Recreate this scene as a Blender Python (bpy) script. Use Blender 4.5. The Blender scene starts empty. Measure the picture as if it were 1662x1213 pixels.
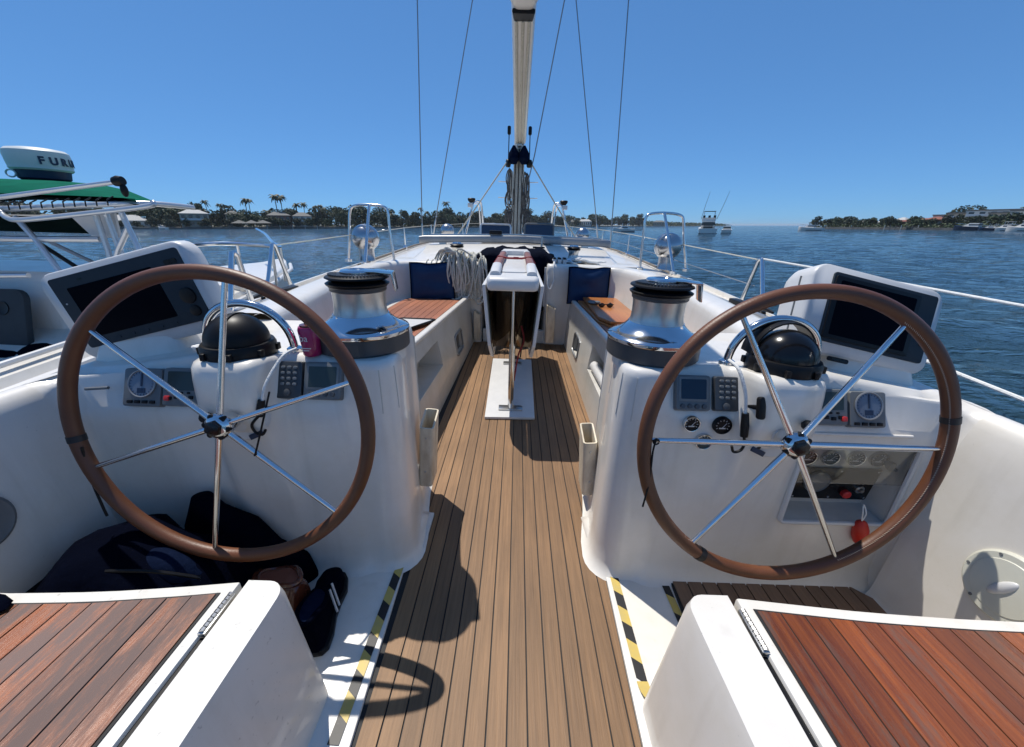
import bpy, bmesh, math, random
from mathutils import Vector, Matrix, noise
R = math.radians
random.seed(7)
scene = bpy.context.scene
col = scene.collection

# ---------------------------------------------------------------- camera, light, exposure
cam_d = bpy.data.cameras.new("camera"); cam = bpy.data.objects.new("camera", cam_d); col.objects.link(cam)
cam_d.sensor_width = 36.0; cam_d.lens = 36.0 * 624 / 1662
cam_d.clip_start = 0.02; cam_d.clip_end = 40000
CAM_Z = 1.25
cam.location = (0, 0, CAM_Z)
cam.rotation_euler = (R(90 - 21.07), 0, R(0.857))
scene.camera = cam

SUN = Vector((-0.265, 0.34, 1.0))                     # towards the sun
SUN_EL = math.atan2(SUN.z, math.hypot(SUN.x, SUN.y)); SUN_AZ = math.atan2(SUN.x, SUN.y)
world = bpy.data.worlds.new("World"); scene.world = world; world.use_nodes = True
wn = world.node_tree.nodes; wl = world.node_tree.links
bg = wn["Background"]; sky = wn.new("ShaderNodeTexSky")
sky.sky_type = 'NISHITA'; sky.sun_disc = False
sky.sun_elevation = SUN_EL; sky.sun_rotation = SUN_AZ
sky.altitude = 0; sky.air_density = 0.7; sky.dust_density = 0.0; sky.ozone_density = 6.0
gm = wn.new("ShaderNodeGamma"); gm.inputs[1].default_value = 0.52          # a clear, even summer sky
tn = wn.new("ShaderNodeMix"); tn.data_type = 'RGBA'; tn.blend_type = 'MULTIPLY'; tn.inputs[0].default_value = 1
tn.inputs[7].default_value = (.98, 1.93, 3.08, 1)
wl.new(sky.outputs[0], gm.inputs[0]); wl.new(gm.outputs[0], tn.inputs[6]); wl.new(tn.outputs[2], bg.inputs[0])
bg.inputs[1].default_value = 0.092
sun_d = bpy.data.lights.new("sun", 'SUN'); sun_d.energy = 4.6; sun_d.angle = R(0.55); sun_d.color = (1, .95, .87)
sun = bpy.data.objects.new("sun", sun_d); col.objects.link(sun)
sun.rotation_euler = SUN.to_track_quat('Z', 'Y').to_euler()
scene.view_settings.view_transform = 'Standard'; scene.view_settings.look = 'None'
scene.view_settings.exposure = 0.0; scene.view_settings.gamma = 1.0
scene.view_settings.use_curve_mapping = False
scene.render.engine = 'CYCLES'
scene.cycles.max_bounces = 8

# the yacht floats with a slight heel to starboard and a hair of bow-up trim
HEEL = (Matrix.Translation((0, 0, CAM_Z)) @ Matrix.Rotation(R(1.5), 4, 'Y') @ Matrix.Rotation(R(0.16), 4, 'X')
        @ Matrix.Translation((0, 0, -CAM_Z)))
WATER = -0.75
XC = -0.018                                          # the yacht's centreline

# ---------------------------------------------------------------- materials
def nodes(name):
    m = bpy.data.materials.new(name); m.use_nodes = True
    nt = m.node_tree; return m, nt, nt.nodes, nt.links, nt.nodes["Principled BSDF"]
def mat(name, c, rough=.5, metal=0., var=0., scale=6., bump=0., bscale=40., c2=None, coat=0., spec=.5, obj_var=0., trans=0., stretch=None, rvar=0.):
    m, nt, n, l, b = nodes(name)
    b.inputs['Roughness'].default_value = rough; b.inputs['Metallic'].default_value = metal
    b.inputs['Specular IOR Level'].default_value = spec
    if spec < .15: b.inputs['IOR'].default_value = 1.09; b.inputs['Specular IOR Level'].default_value = .5
    if coat: b.inputs['Coat Weight'].default_value = coat; b.inputs['Coat Roughness'].default_value = .08
    if trans: b.inputs['Transmission Weight'].default_value = trans
    b.inputs['Base Color'].default_value = (*c, 1)
    tc = n.new('ShaderNodeTexCoord'); src = tc.outputs['Object']
    if stretch:
        mp = n.new('ShaderNodeMapping'); mp.inputs['Scale'].default_value = stretch; l.new(src, mp.inputs[0]); src = mp.outputs[0]
    if obj_var or c2 or var:
        mix = n.new('ShaderNodeMix'); mix.data_type = 'RGBA'
        nz = n.new('ShaderNodeTexNoise'); nz.inputs['Scale'].default_value = scale; nz.inputs['Detail'].default_value = 6
        nz.inputs['Roughness'].default_value = .65
        l.new(src, nz.inputs['Vector'])
        cr = n.new('ShaderNodeMapRange'); cr.inputs[1].default_value = .35; cr.inputs[2].default_value = .65
        l.new(nz.outputs[0], cr.inputs[0]); l.new(cr.outputs[0], mix.inputs[0])
        mix.inputs[6].default_value = (*c, 1)
        mix.inputs[7].default_value = (*(c2 if c2 else [x * (1 - var) for x in c]), 1)
        out = mix.outputs[2]
        if obj_var:
            oi = n.new('ShaderNodeObjectInfo'); hs = n.new('ShaderNodeHueSaturation')
            mr = n.new('ShaderNodeMapRange'); mr.inputs[3].default_value = 1 - obj_var; mr.inputs[4].default_value = 1 + obj_var
            l.new(oi.outputs['Random'], mr.inputs[0]); l.new(mr.outputs[0], hs.inputs['Value']); l.new(out, hs.inputs['Color'])
            out = hs.outputs[0]
        l.new(out, b.inputs['Base Color'])
        if rvar:
            rr = n.new('ShaderNodeMapRange'); rr.inputs[3].default_value = rough; rr.inputs[4].default_value = rough + rvar
            l.new(nz.outputs[0], rr.inputs[0]); l.new(rr.outputs[0], b.inputs['Roughness'])
    if bump:
        nb = n.new('ShaderNodeTexNoise'); nb.inputs['Scale'].default_value = bscale; nb.inputs['Detail'].default_value = 4
        l.new(src, nb.inputs['Vector'])
        bp = n.new('ShaderNodeBump'); bp.inputs['Strength'].default_value = bump; bp.inputs['Distance'].default_value = .01
        l.new(nb.outputs[0], bp.inputs['Height']); l.new(bp.outputs[0], b.inputs['Normal'])
    return m
def wood(name, c, c2, rough, obj_var, grey=None, greyamt=.0, coat=0.):
    """planked timber: grain along Y, each piece a little different, worn patches"""
    m, nt, n, l, b = nodes(name)
    b.inputs['Roughness'].default_value = rough
    if coat: b.inputs['Coat Weight'].default_value = coat; b.inputs['Coat Roughness'].default_value = .2
    tc = n.new('ShaderNodeTexCoord'); oi = n.new('ShaderNodeObjectInfo')
    ad = n.new('ShaderNodeVectorMath'); ad.operation = 'MULTIPLY_ADD'
    l.new(oi.outputs['Random'], ad.inputs[0]); ad.inputs[1].default_value = (3.1, 17.3, 5.2); l.new(tc.outputs['Object'], ad.inputs[2])
    mp = n.new('ShaderNodeMapping'); mp.inputs['Scale'].default_value = (95, 3.2, 60); l.new(ad.outputs[0], mp.inputs[0])
    nz = n.new('ShaderNodeTexNoise'); nz.inputs['Scale'].default_value = 1.0; nz.inputs['Detail'].default_value = 8; nz.inputs['Roughness'].default_value = .7
    l.new(mp.outputs[0], nz.inputs['Vector'])
    mr = n.new('ShaderNodeMapRange'); mr.inputs[1].default_value = .3; mr.inputs[2].default_value = .7; l.new(nz.outputs[0], mr.inputs[0])
    mix = n.new('ShaderNodeMix'); mix.data_type = 'RGBA'; mix.inputs[6].default_value = (*c, 1); mix.inputs[7].default_value = (*c2, 1)
    l.new(mr.outputs[0], mix.inputs[0]); out = mix.outputs[2]
    if grey:
        mp2 = n.new('ShaderNodeMapping'); mp2.inputs['Scale'].default_value = (14, 3.0, 8); l.new(ad.outputs[0], mp2.inputs[0])
        n2 = n.new('ShaderNodeTexNoise'); n2.inputs['Scale'].default_value = 1; n2.inputs['Detail'].default_value = 7; n2.inputs['Roughness'].default_value = .75
        l.new(mp2.outputs[0], n2.inputs['Vector'])
        m2 = n.new('ShaderNodeMapRange'); m2.inputs[1].default_value = .60 - greyamt; m2.inputs[2].default_value = .72 - greyamt
        l.new(n2.outputs[0], m2.inputs[0])
        mx2 = n.new('ShaderNodeMix'); mx2.data_type = 'RGBA'; mx2.inputs[7].default_value = (*grey, 1)
        l.new(m2.outputs[0], mx2.inputs[0]); l.new(out, mx2.inputs[6]); out = mx2.outputs[2]
        rr = n.new('ShaderNodeMapRange'); rr.inputs[3].default_value = rough; rr.inputs[4].default_value = min(1, rough + .35)
        l.new(m2.outputs[0], rr.inputs[0]); l.new(rr.outputs[0], b.inputs['Roughness'])
    n3 = n.new('ShaderNodeTexNoise'); n3.inputs['Scale'].default_value = 2.3; n3.inputs['Detail'].default_value = 5; l.new(tc.outputs['Object'], n3.inputs['Vector'])
    m3 = n.new('ShaderNodeMapRange'); m3.inputs[1].default_value = .3; m3.inputs[2].default_value = .7; m3.inputs[3].default_value = .86; m3.inputs[4].default_value = 1.12
    l.new(n3.outputs[0], m3.inputs[0])
    mr4 = n.new('ShaderNodeMapRange'); mr4.inputs[3].default_value = 1 - obj_var; mr4.inputs[4].default_value = 1 + obj_var; l.new(oi.outputs['Random'], mr4.inputs[0])
    mu = n.new('ShaderNodeMath'); mu.operation = 'MULTIPLY'; l.new(m3.outputs[0], mu.inputs[0]); l.new(mr4.outputs[0], mu.inputs[1])
    hs = n.new('ShaderNodeHueSaturation'); l.new(mu.outputs[0], hs.inputs['Value']); l.new(out, hs.inputs['Color'])
    l.new(hs.outputs[0], b.inputs['Base Color'])
    bp = n.new('ShaderNodeBump'); bp.inputs['Strength'].default_value = .35; bp.inputs['Distance'].default_value = .004
    l.new(nz.outputs[0], bp.inputs['Height']); l.new(bp.outputs[0], b.inputs['Normal'])
    return m
def gelcoat(name, c, rough=.28, dirt=.12, specks=False):
    m, nt, n, l, b = nodes(name)
    b.inputs['Coat Weight'].default_value = .4; b.inputs['Coat Roughness'].default_value = .07
    tc = n.new('ShaderNodeTexCoord')
    n1 = n.new('ShaderNodeTexNoise'); n1.inputs['Scale'].default_value = 2.6; n1.inputs['Detail'].default_value = 8; n1.inputs['Roughness'].default_value = .7
    l.new(tc.outputs['Object'], n1.inputs['Vector'])
    mr = n.new('ShaderNodeMapRange'); mr.inputs[1].default_value = .42; mr.inputs[2].default_value = .75; l.new(n1.outputs[0], mr.inputs[0])
    mix = n.new('ShaderNodeMix'); mix.data_type = 'RGBA'; mix.inputs[6].default_value = (*c, 1)
    mix.inputs[7].default_value = (c[0] * (1 - dirt), c[1] * (1 - dirt * 1.15), c[2] * (1 - dirt * 1.6), 1)
    l.new(mr.outputs[0], mix.inputs[0]); out = mix.outputs[2]
    n2 = n.new('ShaderNodeTexNoise'); n2.inputs['Scale'].default_value = 75 if specks else 130; n2.inputs['Detail'].default_value = 3
    l.new(tc.outputs['Object'], n2.inputs['Vector'])
    m2 = n.new('ShaderNodeMapRange'); m2.inputs[1].default_value = .655 if specks else .72; m2.inputs[2].default_value = .73 if specks else .78; m2.inputs[4].default_value = .38 if specks else .3
    l.new(n2.outputs[0], m2.inputs[0])
    mx = n.new('ShaderNodeMix'); mx.data_type = 'RGBA'; mx.inputs[7].default_value = (.22, .21, .19, 1)
    l.new(m2.outputs[0], mx.inputs[0]); l.new(out, mx.inputs[6]); l.new(mx.outputs[2], b.inputs['Base Color'])
    mp = n.new('ShaderNodeMapping'); mp.inputs['Scale'].default_value = (16, 16, 1.1); l.new(tc.outputs['Object'], mp.inputs[0])
    n3 = n.new('ShaderNodeTexNoise'); n3.inputs['Scale'].default_value = 1; n3.inputs['Detail'].default_value = 5; l.new(mp.outputs[0], n3.inputs['Vector'])
    m3 = n.new('ShaderNodeMapRange'); m3.inputs[1].default_value = .56; m3.inputs[2].default_value = .80; m3.inputs[4].default_value = .30; l.new(n3.outputs[0], m3.inputs[0])
    ms = n.new('ShaderNodeMix'); ms.data_type = 'RGBA'; ms.inputs[7].default_value = (c[0] * .55, c[1] * .52, c[2] * .46, 1)
    l.new(m3.outputs[0], ms.inputs[0]); l.new(mx.outputs[2], ms.inputs[6]); l.new(ms.outputs[2], b.inputs['Base Color'])
    rr = n.new('ShaderNodeMapRange'); rr.inputs[3].default_value = rough - .06; rr.inputs[4].default_value = rough + .22; l.new(n1.outputs[0], rr.inputs[0])
    l.new(rr.outputs[0], b.inputs['Roughness'])
    bp = n.new('ShaderNodeBump'); bp.inputs['Strength'].default_value = .05; bp.inputs['Distance'].default_value = .004
    n4 = n.new('ShaderNodeTexNoise'); n4.inputs['Scale'].default_value = 9; l.new(tc.outputs['Object'], n4.inputs['Vector'])
    l.new(n4.outputs[0], bp.inputs['Height']); l.new(bp.outputs[0], b.inputs['Normal'])
    return m

M = {}
M['gel'] = gelcoat('white_gelcoat', (.77, .735, .675))
M['gel_spots'] = gelcoat('speckled_white_gelcoat', (.75, .725, .67), .38, .10, True)
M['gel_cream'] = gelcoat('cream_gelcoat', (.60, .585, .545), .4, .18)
M['white'] = mat('white_plastic', (.66, .655, .64), .35, var=.08, scale=9)
M['greyplastic'] = mat('grey_plastic', (.20, .21, .21), .45, var=.2, scale=20)
M['pvc'] = mat('weathered_holder_plastic', (.74, .66, .51), .6, c2=(.46, .38, .27), scale=14, stretch=(1, 1, .35), bump=.2)
M['teak'] = wood('sole_teak', (.285, .158, .072), (.165, .090, .040), .58, .17, grey=(.22, .145, .085), greyamt=-.04)
M['teak_dark'] = wood('mat_teak', (.25, .15, .09), (.17, .10, .06), .6, .1)
M['varnish'] = wood('varnished_teak', (.34, .095, .022), (.15, .04, .013), .38, .32, grey=(.15, .095, .078), greyamt=.17, coat=.2)
M['varnish_r'] = wood('bright_varnished_teak', (.33, .088, .015), (.12, .027, .008), .27, .36, grey=(.13, .065, .042), greyamt=.10, coat=.45)
M['bench'] = wood('bench_teak', (.36, .13, .06), (.24, .085, .045), .5, .14, grey=(.25, .14, .10), greyamt=.02)
M['board'] = wood('washboard_timber', (.50, .19, .05), (.36, .12, .028), .35, .1, coat=.3)
M['table_wood'] = mat('mirror_varnished_ply', (.22, .165, .11), .08, .7, c2=(.10, .07, .045), scale=5, stretch=(4, 4, .6), coat=.5)
M['rail_wood'] = wood('fiddle_timber', (.27, .115, .085), (.20, .075, .055), .45, .1)
M['caulk'] = mat('black_caulking', (.012, .012, .013), .7)
M['leather'] = mat('brown_leather', (.155, .055, .022), .40, c2=(.10, .036, .015), scale=3, bump=.08, bscale=220, rvar=.12)
M['stitch'] = mat('pale_thread', (.55, .42, .30), .8)
M['steel'] = mat('polished_steel', (.74, .75, .76), .12, 1., rvar=.12, var=.06, scale=12)
M['steel_dull'] = mat('brushed_steel', (.55, .55, .54), .3, 1., var=.12, scale=18)
M['chrome'] = mat('chrome', (.66, .68, .70), .06, 1., rvar=.10, var=.08, scale=14)
M['ball'] = mat('weathered_polished_steel', (.50, .50, .51), .17, 1., rvar=.14, var=.15, scale=7)
M['drum'] = mat('satin_drum_metal', (.62, .61, .58), .33, 1., var=.15, scale=20)
M['winch_grey'] = mat('dark_grey_anodised_metal', (.07, .075, .08), .4, .3, var=.15, scale=12)
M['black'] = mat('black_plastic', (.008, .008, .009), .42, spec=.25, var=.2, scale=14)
M['black_gloss'] = mat('glossy_black', (.006, .006, .007), .2, spec=.4)
M['bezel'] = mat('slate_grey_bezel', (.046, .058, .068), .45, spec=.12, var=.1, scale=12)
M['screen'] = mat('dark_screen_glass', (.002, .0025, .006), .2, spec=.10)
M['lcd'] = mat('grey_lcd_glass', (.045, .062, .06), .2, spec=.35)
M['lcd_blue'] = mat('blue_lcd_glass', (.02, .04, .065), .2, spec=.3)
M['dial'] = mat('pale_dial_face', (.16, .19, .24), .25, coat=.4)
M['key_grey'] = mat('grey_key_rubber', (.075, .08, .085), .5)
M['casegrey'] = mat('instrument_case', (.15, .158, .16), .42, var=.1)
M['redkey'] = mat('red_button', (.62, .035, .035), .4)
M['red'] = mat('red_float', (.62, .03, .015), .42, var=.15, scale=20)
M['redstrap'] = mat('dark_red_strap', (.30, .03, .03), .7)
M['pink'] = mat('magenta_can', (.36, .012, .10), .3, var=.15, scale=8, coat=.3)
M['navy'] = mat('navy_canvas', (.004, .006, .014), .9, spec=.12, var=.3, scale=14, bump=.3, bscale=60)
M['bluecush'] = mat('blue_vinyl', (.004, .024, .080), .5, c2=(.006, .034, .10), spec=.25, scale=6, bump=.15, bscale=12)
M['darkcloth'] = mat('dark_cloth', (.0012, .0022, .008), .9, spec=.08, var=.3, scale=10, bump=.4, bscale=50)
M['darkblue'] = mat('dark_blue_cloth', (.005, .010, .030), .8, spec=.1, var=.3, scale=10, bump=.4, bscale=50)
M['shoe'] = mat('polished_brown_leather', (.075, .020, .012), .22, c2=(.13, .04, .02), scale=9, coat=.4)
M['shoe_in'] = mat('tan_lining', (.19, .06, .035), .7)
M['rope'] = mat('cream_rope', (.62, .60, .52), .85, c2=(.45, .43, .36), scale=60, bump=.5, bscale=180)
M['rope_white'] = mat('white_rope', (.80, .80, .77), .8, var=.15, scale=60, bump=.4, bscale=180)
M['rope_dark'] = mat('dark_rope', (.05, .046, .045), .9, c2=(.16, .14, .115), scale=26, bump=.4, bscale=160)
M['wire'] = mat('rigging_wire', (.30, .31, .33), .4, .6)
M['alu'] = mat('grey_aluminium', (.30, .31, .32), .38, .5, var=.15, scale=8)
M['spar'] = mat('painted_spar', (.80, .79, .75), .4, var=.1, scale=4)
M['yellow'] = mat('yellow_tape', (.62, .45, .09), .5, c2=(.52, .40, .14), scale=22)
M['tape_black'] = mat('black_tape', (.016, .016, .018), .5, var=.3, scale=22)
M['acrylic'] = mat('smoked_acrylic', (.012, .016, .045), .1, coat=.5)
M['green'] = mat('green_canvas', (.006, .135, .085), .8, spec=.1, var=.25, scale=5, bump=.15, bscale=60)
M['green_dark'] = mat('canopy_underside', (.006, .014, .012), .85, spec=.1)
M['tubewhite'] = mat('anodised_tube', (.62, .64, .66), .28, .55, var=.08)
M['radome'] = mat('radome_plastic', (.62, .66, .64), .45, var=.08, scale=5)
M['navyplastic'] = mat('navy_plastic', (.012, .03, .07), .5)
M['glass_dark'] = mat('dark_window_glass', (.015, .02, .025), .08, coat=.4)
M['clear'] = mat('clear_acrylic', (.93, .94, .93), .02, trans=1.0, spec=.25)
M['hatch'] = mat('cream_hatch_plastic', (.66, .65, .55), .45, var=.1, scale=6)
M['hullblue'] = mat('dark_blue_hull', (.012, .022, .05), .25, coat=.4)
for i, c in enumerate([(.022, .038, .012), (.032, .048, .015), (.018, .033, .013), (.046, .056, .020)]):
    M['leaf%d' % i] = mat('foliage_%d' % i, c, .7, c2=[x * 1.5 for x in c], scale=.9, obj_var=.4)
M['palmleaf'] = mat('palm_fronds', (.030, .046, .017), .6, c2=(.055, .065, .026), scale=1.2, obj_var=.15)
M['bark'] = mat('bark', (.16, .13, .10), .9, var=.3, scale=3)
M['sand'] = mat('pale_shore_sand', (.42, .38, .31), .95, c2=(.05, .06, .03), scale=.12)
M['seawall'] = mat('seawall_concrete', (.19, .18, .165), .9, c2=(.10, .095, .085), scale=.4)
M['plaster'] = mat('white_render', (.66, .64, .58), .8, var=.12, scale=.5)
M['plaster_tan'] = mat('tan_render', (.44, .37, .28), .85, var=.15, scale=.5)
M['plaster_red'] = mat('terracotta_render', (.30, .15, .11), .85, var=.15, scale=.5)
M['roof_white'] = mat('white_roof_tiles', (.50, .49, .46), .8, var=.15, scale=2)
M['roof_grey'] = mat('grey_roof', (.17, .165, .15), .8, var=.2, scale=2)
M['roof_red'] = mat('red_roof_tiles', (.26, .10, .07), .85, var=.25, scale=2)
M['pile'] = mat('dock_timber', (.20, .17, .14), .9, var=.25, scale=2)

def water_mat():
    m, nt, n, l, b = nodes('sea_water')
    b.inputs['Base Color'].default_value = (.020, .046, .062, 1); b.inputs['Roughness'].default_value = .07; b.inputs['IOR'].default_value = 1.33
    tc = n.new('ShaderNodeTexCoord'); prev = None
    for sc, st, dist, ang in ((.35, .7, .5, 25), (1.1, 1.0, .28, 40), (3.0, 1.0, .13, 10), (8.0, .9, .042, 60)):
        mp = n.new('ShaderNodeMapping'); mp.inputs['Rotation'].default_value = (0, 0, R(ang)); mp.inputs['Scale'].default_value = (1, 1.9, 1)
        l.new(tc.outputs['Object'], mp.inputs[0])
        nz = n.new('ShaderNodeTexNoise'); nz.inputs['Scale'].default_value = sc; nz.inputs['Detail'].default_value = 3; nz.inputs['Distortion'].default_value = .4
        l.new(mp.outputs[0], nz.inputs['Vector'])
        bp = n.new('ShaderNodeBump'); bp.inputs['Strength'].default_value = st; bp.inputs['Distance'].default_value = dist
        l.new(nz.outputs[0], bp.inputs['Height'])
        if prev: l.new(prev.outputs[0], bp.inputs['Normal'])
        prev = bp
    l.new(prev.outputs[0], b.inputs['Normal'])
    return m
M['water'] = water_mat()

# ---------------------------------------------------------------- mesh helpers
def catmull(pts, n=6, closed=False):
    P = [Vector(p) for p in pts]; out = []; N = len(P)
    for i in range(N if closed else N - 1):
        a, b, c, d = (P[(i - 1) % N], P[i], P[(i + 1) % N], P[(i + 2) % N]) if closed else (P[max(i - 1, 0)], P[i], P[i + 1], P[min(i + 2, N - 1)])
        for k in range(n):
            t = k / n
            out.append(.5 * ((2 * b) + (c - a) * t + (2 * a - 5 * b + 4 * c - d) * t * t + (3 * b - a - 3 * c + d) * t ** 3))
    if not closed: out.append(P[-1])
    return out
def frame(o, x, z):
    """matrix with origin o, x axis x, z axis z"""
    z = Vector(z).normalized(); x = Vector(x); x = (x - z * x.dot(z)).normalized(); y = z.cross(x)
    m = Matrix((x, y, z)).transposed().to_4x4(); m.translation = Vector(o); return m
def rrect(w, h, r, n=4):
    pts = []
    for cx, cy, a0 in ((w / 2 - r, h / 2 - r, 0), (-w / 2 + r, h / 2 - r, 90), (-w / 2 + r, -h / 2 + r, 180), (w / 2 - r, -h / 2 + r, 270)):
        for k in range(n + 1):
            a = R(a0 + 90 * k / n); pts.append((cx + r * math.cos(a), cy + r * math.sin(a)))
    return pts
class MB:
    def __init__(s): s.v = []; s.f = []
    def add(s, vs, fs, m=None):
        o = len(s.v); s.v += [(m @ Vector(p)) if m else Vector(p) for p in vs]; s.f += [[i + o for i in f] for f in fs]; return s
    def box(s, c, size, m=None):
        x, y, z = [q / 2 for q in size]; c = Vector(c)
        vs = [c + Vector((sx * x, sy * y, sz * z)) for sx in (-1, 1) for sy in (-1, 1) for sz in (-1, 1)]
        return s.add(vs, [(0, 1, 3, 2), (4, 6, 7, 5), (0, 4, 5, 1), (2, 3, 7, 6), (0, 2, 6, 4), (1, 5, 7, 3)], m)
    def prism(s, poly, z0, z1, m=None, inset=0):
        n = len(poly); vs = [(p[0], p[1], z0) for p in poly]
        if inset:
            cx = sum(p[0] for p in poly) / n; cy = sum(p[1] for p in poly) / n
            vs += [(p[0] + (cx - p[0]) * inset, p[1] + (cy - p[1]) * inset, z1) for p in poly]
        else: vs += [(p[0], p[1], z1) for p in poly]
        fs = [list(range(n))[::-1], list(range(n, 2 * n))] + [(i, (i + 1) % n, n + (i + 1) % n, n + i) for i in range(n)]
        return s.add(vs, fs, m)
    def tube(s, pts, r, seg=8, closed=False, m=None, flat=1.):
        P = [Vector(p) for p in pts]; N = len(P); rs = r if isinstance(r, (list, tuple)) else [r] * N
        T = [((P[(i + 1) % N] - P[i - 1]) if closed else (P[min(i + 1, N - 1)] - P[max(i - 1, 0)])).normalized() for i in range(N)]
        a = Vector((0, 0, 1)) if abs(T[0].z) < .9 else Vector((1, 0, 0)); u = (a - T[0] * a.dot(T[0])).normalized(); vs = []
        for i in range(N):
            u = (u - T[i] * u.dot(T[i])).normalized(); w = T[i].cross(u)
            for k in range(seg):
                q = 2 * math.pi * k / seg; vs.append(P[i] + (u * math.cos(q) * flat + w * math.sin(q)) * rs[i])
        fs = [(i * seg + k, i * seg + (k + 1) % seg, ((i + 1) % N) * seg + (k + 1) % seg, ((i + 1) % N) * seg + k) for i in range(N if closed else N - 1) for k in range(seg)]
        if not closed: fs += [list(range(seg))[::-1], list(range((N - 1) * seg, N * seg))]
        return s.add(vs, fs, m)
    def lathe(s, prof, seg=32, m=None, cap=True):
        vs = []; n = len(prof)
        for r, z in prof:
            for k in range(seg):
                a = 2 * math.pi * k / seg; vs.append((r * math.cos(a), r * math.sin(a), z))
        fs = [(i * seg + k, i * seg + (k + 1) % seg, (i + 1) * seg + (k + 1) % seg, (i + 1) * seg + k) for i in range(n - 1) for k in range(seg)]
        if cap: fs += [list(range(seg))[::-1], list(range((n - 1) * seg, n * seg))]
        return s.add(vs, fs, m)
    def loft(s, rings, closed=True, cap=True, m=None):
        n = len(rings[0]); vs = [p for r in rings for p in r]; N = len(rings)
        fs = [(i * n + k, i * n + (k + 1) % n, (i + 1) * n + (k + 1) % n, (i + 1) * n + k) for i in range(N - 1) for k in range(n if closed else n - 1)]
        if cap and closed: fs += [list(range(n))[::-1], list(range((N - 1) * n, N * n))]
        return s.add(vs, fs, m)
    def sphere(s, c, r, seg=20, rings=12, m=None):
        rx, ry, rz = r if isinstance(r, (tuple, list)) else (r, r, r); c = Vector(c); vs = []
        for i in range(rings + 1):
            t = math.pi * i / rings
            for k in range(seg):
                a = 2 * math.pi * k / seg; vs.append(c + Vector((rx * math.sin(t) * math.cos(a), ry * math.sin(t) * math.sin(a), rz * math.cos(t))))
        return s.add(vs, [(i * seg + k, (i + 1) * seg + k, (i + 1) * seg + (k + 1) % seg, i * seg + (k + 1) % seg) for i in range(rings) for k in range(seg)], m)
    def mesh(s, name, material, base=(0, 0, 0), bevel=0, seg=2, smooth=True, angle=38):
        b = Vector(base); me = bpy.data.meshes.new(name)
        bm = bmesh.new(); vv = [bm.verts.new(p - b) for p in s.v]
        for f in s.f:
            try: bm.faces.new([vv[i] for i in f])
            except ValueError: pass
        bmesh.ops.remove_doubles(bm, verts=bm.verts, dist=1e-6)
        bmesh.ops.recalc_face_normals(bm, faces=bm.faces)
        if bevel:
            ed = [e for e in bm.edges if len(e.link_faces) == 2 and e.calc_face_angle(0) > R(32)]
            bmesh.ops.bevel(bm, geom=ed, offset=bevel, segments=seg, affect='EDGES', profile=.6, clamp_overlap=True)
        bm.to_mesh(me); bm.free(); me.materials.append(material)
        if smooth:
            me.polygons.foreach_set('use_smooth', [True] * len(me.polygons)); me.set_sharp_from_angle(angle=R(angle))
        return me
BOAT = []                                             # everything that heels with the yacht
def base_of(o):
    b = Vector((0, 0, 0))
    while o: b += o.location; o = o.parent
    return b
def link(name, me, parent=None, loc=None):
    o = bpy.data.objects.new(name, me); col.objects.link(o)
    if parent: o.parent = parent
    if loc is not None: o.location = loc
    return o
def part(name, mb, material, parent, bevel=0, seg=2, smooth=True, angle=38, label=None):
    o = link(name, mb.mesh(name, material, base_of(parent), bevel, seg, smooth, angle), parent)
    if label: o['label'] = label
    return o
def tag(o, label, cat, group=None):
    o['label'] = label; o['category'] = cat
    if group: o['group'] = group
    return o
def thing(name, label, cat, loc, group=None, boat=True):
    o = link(name, None, loc=loc); o.empty_display_size = .1
    if boat: BOAT.append(o)
    return tag(o, label, cat, group)
def single(name, mb, material, label, cat, loc=(0, 0, 0), group=None, boat=True, bevel=0, seg=2, smooth=True, angle=38):
    o = link(name, mb.mesh(name, material, loc, bevel, seg, smooth, angle), loc=loc)
    if boat: BOAT.append(o)
    return tag(o, label, cat, group)
def struct(name, mb, material, boat=True, bevel=0, seg=2, smooth=True, angle=38, parent=None):
    o = link(name, mb.mesh(name, material, base_of(parent) if parent else (0, 0, 0), bevel, seg, smooth, angle), parent)
    if not parent:
        o['kind'] = 'structure'
        if boat: BOAT.append(o)
    return o
def text_mb(body, size, m, extrude=.0006, bold=0.):
    cu = bpy.data.curves.new('lettering', 'FONT'); cu.body = body; cu.size = size; cu.extrude = extrude; cu.offset = bold; cu.align_x = 'CENTER'; cu.align_y = 'CENTER'
    cu.resolution_u = 3
    o = bpy.data.objects.new('lettering', cu); col.objects.link(o)
    dg = bpy.context.evaluated_depsgraph_get(); me = o.evaluated_get(dg).to_mesh()
    mb = MB().add([v.co.copy() for v in me.vertices], [list(p.vertices) for p in me.polygons], m)
    o.evaluated_get(dg).to_mesh_clear(); bpy.data.objects.remove(o); bpy.data.curves.remove(cu)
    return mb
def lerp(a, b, t): return a + (b - a) * t
def sstep(a, b, x):
    t = max(0, min(1, (x - a) / (b - a))); return t * t * (3 - 2 * t)
def interp(tab, x):
    for (x0, y0), (x1, y1) in zip(tab, tab[1:]):
        if x <= x1: return lerp(y0, y1, max(0, (x - x0) / (x1 - x0)))
    return tab[-1][1]
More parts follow.
